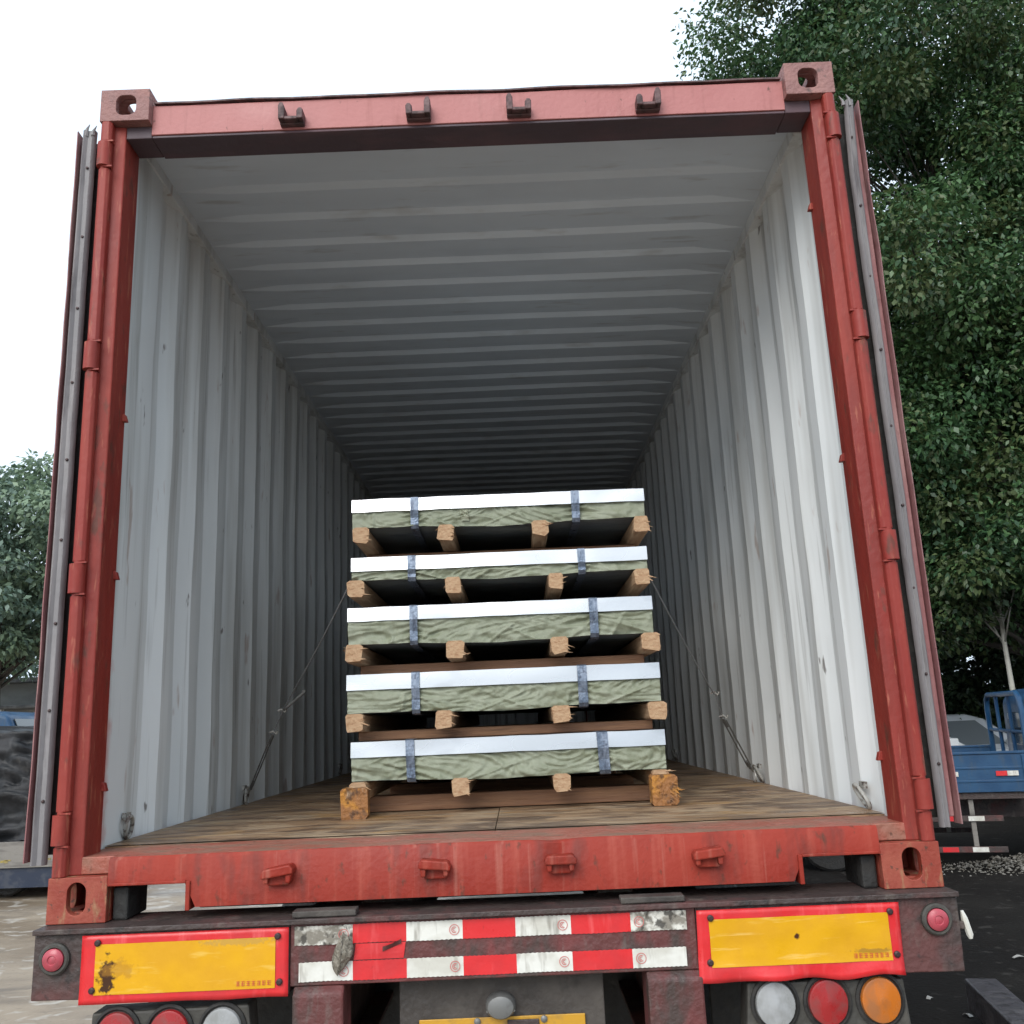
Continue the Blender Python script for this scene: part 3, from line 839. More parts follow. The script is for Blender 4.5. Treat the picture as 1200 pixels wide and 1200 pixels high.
for li, (nm, x0, x1, zt, zs_, zw, zk, straps, skids, cross) in enumerate(LAYERS):
    t = thing('sheet_bundle', (0, YF, zk), BL[li], 'bundle', 'bundles stacked in the container')
    T = lambda x, y, z: (x, y - YF, z - zk)
    y1 = YF + DEP
    yf = YF + (0.006, 0.0, 0.004, -0.004, 0.002)[li]
    # wrapped block: creased front and side skins
    b = MB()
    sd = li * 7.3
    def fold(x, z):
        tz = (zs_ - z) / (zs_ - zw)
        c = 0.0
        for k in range(6):
            fx = x0 + (x1 - x0) * ((k * 0.131 + 0.07 + sd * 0.37) % 1.0)
            sl = math.sin(k * 2.4 + sd) * (1.0 + 0.35 * k)
            dd = (x - fx) - sl * (z - zw) * 1.6
            c += 0.0065 * math.exp(-(dd / (0.006 + 0.003 * (k % 3))) ** 2) * min(1, tz * 2)
        c += 0.012 * wob(x * 6, z * 18, sd) * min(1, tz * 1.5 + 0.15) - 0.016 * abs(wob(x * 13 + 9 * wob(x * 3, z * 9, sd), z * 20 + x * 6, sd + 3)) + 0.004 * wob(x * 40, z * 50, sd)
        for (sa, sb) in straps:     # pulled in under the straps, creases radiating
            dx = abs(x - (sa + sb) / 2)
            c -= 0.007 * math.exp(-(dx / 0.03) ** 2)
            if dx < 0.14: c += 0.006 * math.sin((z - zw) * 260 + dx * 60) * math.exp(-dx / 0.05)
        return c
    def zbot(x): return zw + 0.004 * wob(x * 6, sd, 1) - (0.012 if straps[0][1] < x < straps[1][0] else 0) * max(0, 1 - abs((x - 0.03) / 0.35))
    def front(u, v):
        x = x0 + (x1 - x0) * u; z0_ = zbot(x)
        z = z0_ + (zs_ + 0.002 - z0_) * v
        return T(x, yf - 0.004 - fold(x, z), z)
    b.grid(200, 20, front)
    def sidef(s, xx):
        def f(u, v):
            y = yf - 0.004 + (y1 - yf) * u; z = zw + (zs_ + 0.002 - zw) * v
            e = min(1, u * 30)
            return T(xx + s * (0.002 + e * 0.006 * (0.5 + wob(y * 6, z * 20, sd + s))), y - (1 - e) * fold(xx, z), z)
        return f
    b.grid(40, 8, sidef(-1, x0)); b.grid(40, 8, sidef(1, x1))
    b.grid(8, 1, lambda u, v: T(x0 + (x1 - x0) * u, y1, zw + (zs_ - zw) * v))
    b.build('wrap', M['wrap'], t, smooth=True, fix=False)
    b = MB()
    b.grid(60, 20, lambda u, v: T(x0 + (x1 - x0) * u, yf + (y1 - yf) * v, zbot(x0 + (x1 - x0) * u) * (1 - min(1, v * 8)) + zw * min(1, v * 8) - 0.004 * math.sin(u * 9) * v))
    b.build('bundle_underside', M['bundle_underside'], t, smooth=True, fix=False)
    # galvanised cover sheet folded over the top edges
    b = MB()
    def sheetf(u, v):
        x = x0 - 0.002 + (x1 - x0 + 0.004) * u
        return T(x, yf - 0.010 + 0.005 * v + 0.0015 * wob(x * 5, v, sd), zs_ + 0.002 * wob(x * 9, 3, sd) + (zt - zs_) * v)
    b.grid(50, 3, sheetf)
    b.grid(50, 6, lambda u, v: T(x0 - 0.002 + (x1 - x0 + 0.004) * u, yf - 0.005 + (y1 - yf) * v, zt + 0.0008 * wob(u * 6, v * 6, sd)))
    for xx in (x0 - 0.003, x1 + 0.003):
        b.grid(10, 3, lambda u, v: T(xx, yf - 0.010 + 0.005 * v + (y1 - yf) * u, zs_ + (zt - zs_) * v))
    b.build('cover_sheet', M['sheet'], t, smooth='auto', fix=False)
    for (sa, sb) in straps:
        b = MB()
        path = [(y1 - 0.2, zt + 0.003), (yf + 0.0, zt + 0.003), (yf - 0.013, zt - 0.001), (yf - 0.017, zs_), (yf - 0.011, (zs_ + zw) / 2), (yf - 0.012, zw + 0.006), (yf - 0.004, zw - 0.008), (yf + 0.02, zw - 0.012), (y1 - 0.2, zw - 0.012)]
        sk = 0.004 if li == 4 else 0.0
        vs = []
        for i, (y, z) in enumerate(path):
            dx = sk * (i - 3) * 0.3
            vs += [T(sa + dx, y, z), T(sb + dx, y, z)]
        b.add(vs, [(2 * i, 2 * i + 1, 2 * i + 3, 2 * i + 2) for i in range(len(path) - 1)])
        o = b.build('strap', M['strap'], t, fix=False)
        md = o.modifiers.new('s', 'SOLIDIFY'); md.thickness = 0.0016; md.offset = 0
    for k, (a, c) in enumerate(skids):
        b = MB()
        yy = yf - 0.012 - rng.uniform(0.0, 0.02) - (0.012 if k in (0, 3) else 0)
        skid(b, a, c, 0.0 + (0.003 if k == 2 else 0), zw - zk - 0.002, yy - YF, y1 - YF - 0.05, li * 10 + k)
        b.build('skid', M['pine'], t, fix=True)
    prev_top = LAYERS[li + 1][3] if li < 4 else 0.1745
    ys = [1.02 + 0.18 * li % 0.3 + 0.55 * i for i in range(4)] if cross is None else [cross + 0.02, cross + 0.75, cross + 1.5]
    for yy in ys:
        b = MB(); b.box(x0 + 0.02, x1 - 0.02, yy - YF, yy - YF + 0.09, prev_top - zk + 0.002, -0.0015)
        b.build('cross_timber', M['plank'], t, bevel=0.004)
    if li == 4:
        for k, (a, c, zz) in enumerate(((-0.558, -0.464, 0.285), (0.543, 0.635, 0.283))):
            b = MB()
            if k == 0: skid(b, a, c, 0.1745 - zk, zk - zk - 0.004 + 0.048, -0.075, -0.004, 91, False)
            else: skid(b, a, c, 0.1745 - zk, 0.046, -0.080, -0.004, 92, True)
            r = random.Random(5 + k)
            if k == 1:
                for _ in range(14):
                    x = r.uniform(a + 0.01, c); z = r.uniform(0.18 - zk, 0.03)
                    dx = (x - (a + c) / 2) * 0.6 + r.uniform(-0.006, 0.012); dz = -r.uniform(0, 0.02)
                    b.add([(x - 0.003, -0.082, z), (x + 0.003, -0.082, z + 0.002), (x, -0.08, z + 0.007), (x + dx, -0.082 - r.uniform(0.006, 0.025), max(0.176 - zk, z + dz))], [(0, 1, 3), (1, 2, 3), (2, 0, 3)])
            b.build('bearer', M['stained'], t)
    if li == 0:
        b = MB()
        b.grid(6, 10, lambda u, v: T(-0.110 + 0.03 * u + 0.006 * v, yf - 0.010 - fold(-0.110 + 0.03 * u + 0.006 * v, zs_ - 0.004 - 0.045 * v), zs_ - 0.004 - 0.045 * v))
        M['film'] = mat('clear_sticking_tape', (0.30, 0.315, 0.235), [dict(c=(0.25, 0.27, 0.19), s=(30, 30, 30), lo=0.45, hi=0.6)], rough=0.25, bump=0.2)
        b.build('packing_tape', M['film'], t, fix=False)

# lashings
def lashing(a, mid, knot, lev, ringp, label, lev_on):
    t = thing('lashing', ringp, label, 'lashing', 'wire lashings beside the stack')
    O = Vector(ringp)
    rel = lambda p: tuple(Vector(p) - O)
    b = MB()
    a = Vector(a); mid = Vector(mid); knot = Vector(knot); rp_ = Vector(ringp)
    pts = [a + (mid - a) * (i / 8) + Vector((0, 0, -0.012 * math.sin(math.pi * i / 8))) for i in range(9)]
    b.tube([rel(p) for p in pts], 0.0028, 6)
    b.tube([rel(mid + Vector((0.006, 0, 0.004))), rel(mid + (knot - mid) * 0.5), rel(knot)], 0.0026, 6)
    b.build('wire', M['wire'], t, smooth='auto')
    b = MB()
    d = (rp_ - knot)
    for s in (-0.006, 0.006):
        b.tube([rel(knot + d * 0.05 + Vector((s, 0, s * 0.5))), rel(knot + d * 0.82 + Vector((s, 0, s * 0.5)))], 0.0032, 8)
    b.tube([rel(knot), rel(knot + d * 0.14)], 0.0065, 8)
    b.tube([rel(knot + d * 0.74), rel(knot + d * 0.86)], 0.0065, 8)
    b.build('turnbuckle', M['grey_metal'], t, smooth='auto')
    b = MB()
    hook = [knot + d * 0.84]
    for i in range(8):
        an = math.pi * 1.25 * i / 7
        hook.append(rp_ + Vector((0.0, 0.026 * math.cos(an + 1.2), 0.026 * math.sin(an + 1.2) - 0.004)))
    b.tube([rel(p) for p in hook], 0.006, 8)
    b.build('hook', M['ring'], t, smooth='auto')
    for q in (mid, knot):
        b = MB()
        b.tube([rel(q + Vector((-0.016, 0, 0.004))), rel(q + Vector((0, -0.006, 0.010))), rel(q + Vector((0.014, 0, -0.002))), rel(q + Vector((0.020, -0.004, 0.010)))], 0.004, 6)
        b.build('wire_knot', M['ring'], t, smooth='auto')
    if lev_on:
        b = MB()
        b.tube([rel(mid), rel(mid + (Vector(lev) - mid) * 0.5), rel(lev)], 0.0055, 8)
        b.tube([rel(lev), rel(Vector(lev) + Vector((0.004, 0, 0.012)))], 0.008, 8)
        b.build('lever', M['grey_metal'], t, smooth='auto')
lashing((-0.545, 0.795, 1.000), (-0.906, 1.272, 0.566), (-0.955, 1.33, 0.478), (-0.815, 1.27, 0.640), (-1.140, 1.61, 0.205),
        'grey lashing wire with lever and turnbuckle at the left container wall', True)
lashing((0.607, 0.795, 0.990), (0.912, 1.285, 0.563), (0.952, 1.34, 0.466), (0.93, 1.3, 0.58), (1.140, 1.66, 0.203),
        'grey lashing wire with turnbuckle and no lever at the right container wall', False)

# ------------------------------------------------------------------ trailer
tr = thing('flatbed_trailer', (0, 0, GZ), 'dark steel container trailer with yellow and red reflective rear boards', 'trailer')
def TB(name, m, x0, x1, y0, y1, z0, z1, bevel=0.003, parent=None):
    return boxpart(name, m, parent or tr, x0, x1, y0, y1, z0 - GZ, z1 - GZ, bevel)
b = MB()
for (x0, x1, y0, y1, z0, z1) in ((-1.222, 1.228, -0.062, 0.14, -0.0145, -0.0015),):
    b.box(x0, x1, y0, y1, z0 - GZ, z1 - GZ)
b.build('deck_flange', M['steel_dark'], tr, bevel=0.002)
for x in (-0.455, 0.42):
    TB('deck_pad', M['grime_panel'], x - 0.085, x + 0.085, -0.050, 0.0, 0.0, 0.016)
TB('light_blocker', M['black'], -0.86, 0.86, 0.17, 0.27, -0.0012, 0.0105)  # added black bar behind the sill, blocks light through the gap
TB('light_blocker_top', M['black'], -0.835, 0.835, 0.16, 0.175, 0.0108, 0.030)  # added black strip closing the rest of that gap to light
for sx in (-1, 1): TB('slot_dark_block', M['black'], *sorted((sx * 1.010, sx * 1.052)), 0.03, 0.17, -0.0012, 0.085, 0.006)  # added black blocks, darken the sill slot beside each casting
TB('rear_beam', M['steel_red'], -0.545, 0.530, -0.044, 0.10, -0.168, -0.0155)
b = MB(); b.prism([(-1.222, -0.176), (-0.546, -0.186), (-0.546, -0.016), (-1.222, -0.016)], 'y', -0.046, 0.08)
b.v = [(x, y, z - GZ) for x, y, z in b.v]; b.build('end_plate', M['steel_dark'], tr, bevel=0.003)
b = MB(); b.prism([(0.531, -0.19), (1.224, -0.200), (1.228, -0.016), (0.531, -0.016)], 'y', -0.046, 0.08)
b.v = [(x, y, z - GZ) for x, y, z in b.v]; b.build('end_plate', M['steel_dark'], tr, bevel=0.003)

def rear_board(x0, x1, z0, z1, fx0, fx1, fz0, fz1, ymat, crumple, label, skew):
    def yd(x, z):
        u = (z1 - z) / (z1 - z0)
        return -0.0535 - 0.002 * wob(x * 9, z * 9, crumple) - crumple * max(0, u - 0.72) * 0.05 * (0.4 + wob(x * 9, z * 20, 8)) - crumple * 0.003 * wob(x * 12, z * 20, 4)
    def zz(x, z): return z + skew * (x - x0) * 0.0 - GZ
    b = MB()
    b.grid(36, 14, lambda u, v: (x0 + (x1 - x0) * u - (0.006 * (1 - v) if crumple > 0.5 else 0), yd(x0 + (x1 - x0) * u, z0 + (z1 - z0) * v), zz(0, z0 + (z1 - z0) * v) + crumple * 0.008 * (1 - v) * wob(u * 5, 1, 2)))
    o = b.build('rear_board', M['tape_red'], tr, smooth=True, fix=False)
    o['label'] = label
    md = o.modifiers.new('s', 'SOLIDIFY'); md.thickness = 0.003; md.offset = -1
    b = MB()
    b.grid(36, 10, lambda u, v: (fx0 + (fx1 - fx0) * u, yd(fx0 + (fx1 - fx0) * u, fz0 + (fz1 - fz0) * v) - 0.0022, fz0 + (fz1 - fz0) * v - GZ))
    f = b.build('yellow_field', ymat, o, smooth=True, fix=False)
    for (bx, bz) in ((fx0 + 0.005, fz1 + 0.004), (fx0 - 0.004, fz0 + 0.012), (fx1 + 0.006, fz1 + 0.002), (fx1 + 0.012, fz0 + 0.014)):
        b = MB(); b.lathe_y((bx, yd(bx, bz) - 0.003, bz - GZ), [(0.0085, 0.002), (0.0085, -0.003), (0.005, -0.006)], 10)
        b.build('bolt', M['bolt'], o, smooth='auto')
    # row of tiny printed characters
    b = MB(); r = random.Random(int(x0 * 100))
    for i in range(7):
        cx = fx1 - 0.008 - (6.5 - i) * 0.0135; cz = fz0 + 0.014 - GZ; yb = yd(cx, cz + GZ) - 0.0040
        S = 0.0045
        for st in range(3):
            zz_ = cz - S + st * S; b.add([(cx - S, yb, zz_ - 0.0008), (cx + S, yb, zz_ - 0.0008), (cx + S, yb, zz_ + 0.0008), (cx - S, yb, zz_ + 0.0008)], [(0, 1, 2, 3)])
        xx_ = cx + r.choice((-0.5, 0, 0.5)) * S
        b.add([(xx_ - 0.0008, yb - 0.0003, cz - S * 1.2), (xx_ + 0.0008, yb - 0.0003, cz - S * 1.2), (xx_ + 0.0008, yb - 0.0003, cz + S * 1.2), (xx_ - 0.0008, yb - 0.0003, cz + S * 1.2)], [(0, 1, 2, 3)])
    b.build('print', M['ink_red'], o, fix=False)
    return o
rear_board(-1.092, -0.547, -0.188, -0.0205, -1.054, -0.581, -0.166, -0.043, M['yellow_scuffed'], 0.25, 'red-bordered yellow rear board with dark scuff at its left end', 0)
rear_board(0.532, 1.068, -0.199, -0.0225, 0.562, 1.035, -0.163, -0.046, M['yellow'], 1.0, 'red-bordered yellow rear board with crumpled lower edge', 0)

XB = [-0.533, -0.379, -0.237, -0.088, 0.052, 0.199, 0.357, 0.505]
for row, (z0, z1) in enumerate(((-0.0685, -0.0215), (-0.158, -0.111))):
    for i in range(7):
        x0, x1 = XB[i], XB[i + 1]
        red = i % 2 == 1
        if row == 1 and i == 0: x0 += 0.012
        if row == 1 and i == 6: x1 -= 0.006
        m_ = M['tape_red'] if red else (M['tape_dirty'] if row == 0 and i in (0, 6) else M['tape_white'])
        b = MB()
        nn = 24
        ser = [0.0012 * ((k % 2) - 0.5) for k in range(nn + 1)]
        b.grid(nn, 3, lambda u, v: (x0 + (x1 - x0) * u, -0.0462 - 0.0012 * (0.5 + wob(x0 + u * 2, v, row)) - (0.004 * max(0, 0.5 - v) if (row == 0 and i == 6) else 0), z0 + (z1 - z0) * v - GZ + ser[int(round(u * nn))] + 0.0015 * wob(u + i, row, 4)))
        o = b.build('tape_strip', m_, tr, fix=False)
        if not red:     # round printed approval mark
            cx = (x1 - 0.022) if i < 5 else (x0 + 0.022)
            if i == 0: cx = x1 - 0.024
            cz = (z0 + z1) / 2 - GZ
            b = MB()
            def arc(r0, r1, a0, a1, cx_=cx, cz_=cz, n=18):
                vs = []
                for k in range(n + 1):
                    a = RAD(a0 + (a1 - a0) * k / n)
                    vs += [(cx_ + r0 * math.cos(a), -0.0486, cz_ + r0 * math.sin(a)), (cx_ + r1 * math.cos(a), -0.0486, cz_ + r1 * math.sin(a))]
                b.add(vs, [(2 * k, 2 * k + 1, 2 * k + 3, 2 * k + 2) for k in range(n)])
            arc(0.0118, 0.0135, 0, 360)
            arc(0.0060, 0.0078, 50, 310)
            arc(0.0025, 0.0040, 60, 300, n=10)
            b.build('approval_mark', M['ink_pink'], o, fix=False)
b = MB()
b.grid(20, 3, lambda u, v: (-0.377 + 0.132 * u + 0.006 * v, -0.0458 - 0.0016 * (0.5 + wob(u * 4, v, 2)), -0.109 + 0.039 * v - GZ))
b.build('tape_strip', M['tape_red'], tr, fix=False)
b = MB()      # curled remnant of the torn tape
b.grid(8, 3, lambda u, v: (-0.300 + 0.05 * u, -0.050 - 0.012 * math.sin(u * 3) * v, -0.073 - 0.018 * (1 - u) + 0.012 * v - GZ))
b.build('torn_tape', M['steel_dark'], tr, fix=False)

# dry leaf-like scrap caught on the beam
sc = thing('grey_scrap', (-0.405, -0.055, -0.09), 'curled grey leaf-like scrap stuck over the white and red tape', 'leaf')
b = MB()
def lf(u, v):
    w = math.sin(math.pi * min(1, u * 1.02)) ** 0.8 * 0.026
    return (0.004 - 0.01 * u + (v - 0.5) * w * 2 + 0.006 * math.sin(u * 5), -0.006 - 0.016 * (1 - abs(v - 0.5) * 2) * math.sin(u * 3.1) - 0.004 * wob(u * 6, v * 6, 3), 0.052 - 0.105 * u)
b.grid(16, 8, lf)
M['scrap_grey'] = mat('grey_leaf_like_scrap', (0.15, 0.13, 0.10), [dict(c=(0.30, 0.27, 0.22), s=(60, 60, 60), lo=0.45, hi=0.62, f=0.8), dict(c=(0.05, 0.045, 0.035), s=(90, 90, 50), lo=0.52, hi=0.66, f=0.8)], rough=0.7, bump=0.5, bump_scale=120)
o = b.build('blade', M['scrap_grey'], sc, smooth=True, fix=False)
md = o.modifiers.new('s', 'SOLIDIFY'); md.thickness = 0.0015
b = MB(); b.tube([(0.004, -0.018, 0.056), (-0.002, -0.026, 0.0), (-0.006, -0.012, -0.05)], [0.0018, 0.0014, 0.0005], 5)
b.build('midrib', M['scrap_grey'], sc, smooth=True)

# marker lamps at both ends of the beam
for x, z in ((-1.163, -0.075), (1.164, -0.069)):
    b = MB(); b.lathe_y((x, -0.046, z - GZ), [(0.040, 0.0), (0.040, -0.010), (0.036, -0.014), (0.030, -0.014), (0.028, -0.006)], 28)
    o = b.build('marker_lamp', M['lamp_body'], tr, smooth='auto')
    b = MB(); b.lathe_y((x, -0.053, z - GZ), [(0.0275, 0.0), (0.0275, -0.010), (0.022, -0.015), (0.012, -0.0165), (0.010, -0.014), (0.004, -0.016)], 28)
    b.build('lens', M['lens_pink'], o, smooth='auto')
b = MB()
b.tube([(1.243, -0.03, -0.055 - GZ), (1.247, -0.03, -0.075 - GZ), (1.256, -0.03, -0.115 - GZ), (1.257, -0.03, -0.125 - GZ)], [0.004, 0.009, 0.009, 0.005], 8)
b.build('side_lamp', M['tape_white'], tr, smooth='auto')
TB('side_lamp_bracket', M['steel_dark'], 1.2285, 1.244, -0.036, -0.02, -0.10, -0.08)

# tail lamp clusters
for sx, z, order in ((1, -0.262, ('lens_white', 'lens_red', 'lens_orange')), (-1, -0.268, ('lens_white', 'lens_red', 'lens_red'))):
    b = MB()
    b.prism([(sx * 0.655, -0.21), (sx * 1.066, -0.215), (sx * 1.074, -0.36), (sx * 0.640, -0.36)], 'y', -0.030, 0.05)
    b.v = [(x, y, q - GZ) for x, y, q in b.v]
    o = b.build('lamp_cluster', M['lamp_body'], tr, bevel=0.006)
    for k, ln in enumerate(order):
        cx = sx * (0.722 + k * 0.1375)
        b = MB(); b.lathe_y((cx, -0.030, z - GZ), [(0.064, 0.0), (0.064, -0.006), (0.058, -0.010), (0.054, -0.004)], 32, sz=1.08)
        b.build('lamp_rim', M['black'], o, smooth='auto')
        b = MB(); b.lathe_y((cx, -0.033, z - GZ), [(0.052, 0.0), (0.051, -0.007)] + [(0.050 - 0.004 * q, -0.010 - 0.007 * (q / 12) - (0.0008 if q % 2 else 0.0)) for q in range(13)], 32, sz=1.08)
        b.build('lens', M[ln], o, smooth='auto')
# uprights below the beam
for x0, x1 in ((-0.535, -0.402), (0.390, 0.536)):
    b = MB()
    b.prism([(-0.060, -0.186), (-0.040, -0.1695), (0.06, -0.1695), (0.06, -0.62), (-0.060, -0.62)], 'x', x0, x1)
    b.v = [(x, y, q - GZ) for x, y, q in b.v]
    b.build('upright', M['steel_red'], tr, bevel=0.006)
# number plate panel
TB('plate_panel', M['grime_panel'], -0.268, 0.282, 0.035, 0.055, -0.46, -0.172)
TB('number_plate', M['plate_yellow'], -0.215, 0.228, 0.026, 0.030, -0.42, -0.281)
TB('plate_clip', M['steel_dark'], 0.02, 0.105, 0.020, 0.025, -0.31, -0.288)
for x in (-0.06, 0.118):
    b = MB(); b.lathe_y((x, 0.026, -0.290 - GZ), [(0.009, 0), (0.009, -0.004), (0.005, -0.007)], 10); b.build('bolt', M['grey_metal'], tr, smooth='auto')
b = MB()
b.lathe_y((0.004, 0.034, -0.250 - GZ), [(0.040, 0.0), (0.040, -0.030), (0.034, -0.042), (0.020, -0.046)], 20, sz=0.8)
b.box(-0.034, 0.042, -0.002, 0.006, -0.262 - GZ, -0.258 - GZ)
b.build('plate_lamp', M['grey_metal'], tr, smooth='auto')
# chassis
for x in (-0.47, 0.47):
    b = MB()
    b.box(x - 0.07, x + 0.07, 0.12, 12.0, -0.030 - GZ, -0.016 - GZ); b.box(x - 0.006, x + 0.006, 0.12, 12.0, -0.43 - GZ, -0.030 - GZ); b.box(x - 0.07, x + 0.07, 0.12, 12.0, -0.444 - GZ, -0.43 - GZ)
    b.build('chassis_rail', M['steel_dark'], tr)
for y in (2.5, 5.0, 7.5, 10.0):
    TB('cross_beam', M['steel_dark'], -1.15, 1.15, y, y + 0.1, -0.15, -0.031)
TB('under_shield', M['black'], -0.62, 0.62, 0.9, 0.92, -0.75, -0.18)
for sx in (-1, 1):
    TB('mudguard', M['black'], *sorted((sx * 0.66, sx * 1.14)), 0.55, 0.57, -0.95, -0.20)
    for y in (1.35, 2.65, 3.95):
        for xo in (0.76, 1.06):
            w = bpy.data.objects.new('wheel', None); COL.objects.link(w); w.parent = tr; w.location = (sx * xo, y, 0.5)
            w.rotation_euler = (0, 0, RAD(90))
            b = MB(); b.lathe_y((0, 0, 0), [(0.30, -0.12), (0.44, -0.13), (0.495, -0.10), (0.50, 0.0), (0.495, 0.10), (0.44, 0.13), (0.30, 0.12)], 32); b.build('tyre', M['black'], w, smooth='auto')
            b = MB(); b.lathe_y((0, 0, 0), [(0.12, -0.06), (0.28, -0.10), (0.30, -0.135), (0.285, -0.135), (0.285, 0.125), (0.12, 0.06)], 28); b.build('rim', M['grey_metal'], w, smooth='auto')
for y in (1.35, 2.65, 3.95):
    b = MB(); b.tube([(-0.9, y, 0.5), (0.9, y, 0.5)], 0.07, 12); b.build('axle', M['steel_dark'], tr, smooth='auto')

#%%BACKGROUND%%
# ------------------------------------------------------------------ trees
M['bark'] = mat('grey_brown_bark', (0.045, 0.038, 0.030), [dict(c=(0.08, 0.07, 0.058), s=(9, 9, 2), lo=0.45, hi=0.6, f=0.8)], rough=0.9, bump=0.5, bump_scale=18)
M['bark_pale'] = mat('pale_smooth_bark', (0.40, 0.39, 0.34), [dict(c=(0.22, 0.21, 0.17), s=(9, 9, 4), lo=0.48, hi=0.6, f=0.8)], rough=0.8)
LEAF = {
    'deep': [mat('leaf_deep_green', (0.034, 0.081, 0.034), [], rough=0.42, translucent=0.22), mat('leaf_mid_green', (0.053, 0.115, 0.045), [], rough=0.40, translucent=0.25),
             mat('leaf_fresh_green', (0.089, 0.170, 0.063), [], rough=0.40, translucent=0.28), mat('leaf_olive_green', (0.089, 0.123, 0.046), [], rough=0.45, translucent=0.25)],
    'dark': [mat('leaf_shade_green', (0.026, 0.051, 0.025), [], rough=0.5, translucent=0.18), mat('leaf_bottle_green', (0.040, 0.072, 0.032), [], rough=0.45, translucent=0.2),
             mat('leaf_moss_green', (0.062, 0.092, 0.035), [], rough=0.45, translucent=0.22)],
    'grey': [mat('leaf_hazed_grey_green', (0.152, 0.217, 0.152), [], rough=0.5, translucent=0.25), mat('leaf_hazed_pale_green', (0.217, 0.297, 0.189), [], rough=0.5, translucent=0.3),  # paled leaves: haze over the far left trees is in their colour
             mat('leaf_hazed_sage_green', (0.116, 0.174, 0.133), [], rough=0.5, translucent=0.2)],
}
def make_tree(name, label, loc, height, crown_c, crown_r, clumps, per, leaf, kind, seed, trunk_r=0.16, bark='bark', group=None, clump_r=(0.45, 0.95), shell=0.55, lean=(0, 0), low=0.5, lobe=0.16):
    rg = np.random.default_rng(seed)
    rp_ = random.Random(seed)
    t = thing(name, loc, label, 'tree', group)
    cc = np.array(crown_c, float); cr = np.array(crown_r, float)
    # clump centres through the crown, uneven outline
    d = rg.normal(size=(clumps, 3)); d /= np.linalg.norm(d, axis=1)[:, None]
    rad = rg.uniform(shell ** 3, 1.0, clumps) ** (1 / 3)
    lob = 1 + lobe * np.sin(d[:, 0] * 5 + seed) * np.cos(d[:, 2] * 4 + 2 * seed) + rg.uniform(-0.10, 0.14, clumps)
    C = cc + d * (rad * lob)[:, None] * cr
    C[:, 2] = np.where(C[:, 2] < low, low + rg.uniform(0, 1.2, clumps), C[:, 2])
    crad = rg.uniform(*clump_r, clumps)
    # trunk and limbs
    b = MB()
    top = Vector((cc[0] * 0.6 + lean[0], cc[1] * 0.6 + lean[1], cc[2] + cr[2] * 0.55))
    tp = []
    for i in range(9):
        f = i / 8
        tp.append(Vector((top.x * f ** 1.3 + 0.10 * math.sin(f * 5 + seed), top.y * f ** 1.3 + 0.10 * math.cos(f * 4 + seed), top.z * f)))
    b.tube(tp, [trunk_r * (1.25 if i == 0 else 1) * (1 - 0.85 * i / 8) for i in range(9)], 10)
    order = rg.permutation(clumps)[:min(clumps, 60)]
    for q in order:
        e = Vector(C[q]); f = min(0.95, max(0.15, (e.z * 0.72) / max(top.z, 0.1)))
        i = min(7, int(f * 8)); s = tp[i] + (tp[i + 1] - tp[i]) * (f * 8 - i)
        r0 = trunk_r * (1 - 0.85 * f) * 0.45
        mid = s + (e - s) * 0.5 + Vector((rp_.uniform(-.2, .2), rp_.uniform(-.2, .2), rp_.uniform(0.0, 0.35)))
        b.tube([s, s + (mid - s) * 0.5, mid, e], [r0, r0 * 0.75, r0 * 0.5, 0.008], 6)
    b.build('trunk', M[bark], t, smooth=True)
    # leaves
    n = clumps * per
    idx = np.repeat(np.arange(clumps), per)
    off = rg.normal(size=(n, 3)) * 0.5
    off *= np.minimum(1.0, 1.0 / np.maximum(1e-6, np.linalg.norm(off, axis=1)))[:, None]
    off[:, 2] *= 0.62
    P = C[idx] + off * crad[idx][:, None]
    out = off / np.maximum(1e-6, np.linalg.norm(off, axis=1))[:, None]
    ax = out * 0.7 + rg.normal(size=(n, 3)) * 0.55; ax[:, 2] -= 0.45
    ax /= np.linalg.norm(ax, axis=1)[:, None]
    nr = rg.normal(size=(n, 3)) * 0.5; nr[:, 2] += 0.8; nr += out * 0.3
    sd = np.cross(ax, nr); sd /= np.maximum(1e-6, np.linalg.norm(sd, axis=1))[:, None]
    up = np.cross(sd, ax)
    L_ = (leaf * rg.uniform(0.65, 1.25, n))[:, None]
    W_ = L_ * rg.uniform(0.24, 0.34, n)[:, None]
    V = np.empty((n, 4, 3))
    V[:, 0] = P; V[:, 1] = P + ax * L_ * 0.45 + sd * W_ + up * L_ * 0.08
    V[:, 2] = P + ax * L_ - up * L_ * 0.10; V[:, 3] = P + ax * L_ * 0.45 - sd * W_ + up * L_ * 0.08
    me = bpy.data.meshes.new('crown')
    me.vertices.add(n * 4); me.vertices.foreach_set('co', V.ravel())
    me.loops.add(n * 4); me.loops.foreach_set('vertex_index', np.arange(n * 4, dtype=np.int32))
    me.polygons.add(n); me.polygons.foreach_set('loop_start', np.arange(0, n * 4, 4, dtype=np.int32))
    mats_ = LEAF[kind]
    for m_ in mats_: me.materials.append(m_)
    tone = rg.integers(0, len(mats_), clumps)
    mi = np.where(rg.random(n) < 0.55, tone[idx], rg.integers(0, len(mats_), n)).astype(np.int32)
    me.polygons.foreach_set('material_index', mi)
    me.update(calc_edges=True)
    o = bpy.data.objects.new('crown', me); COL.objects.link(o); o.parent = t
    return t

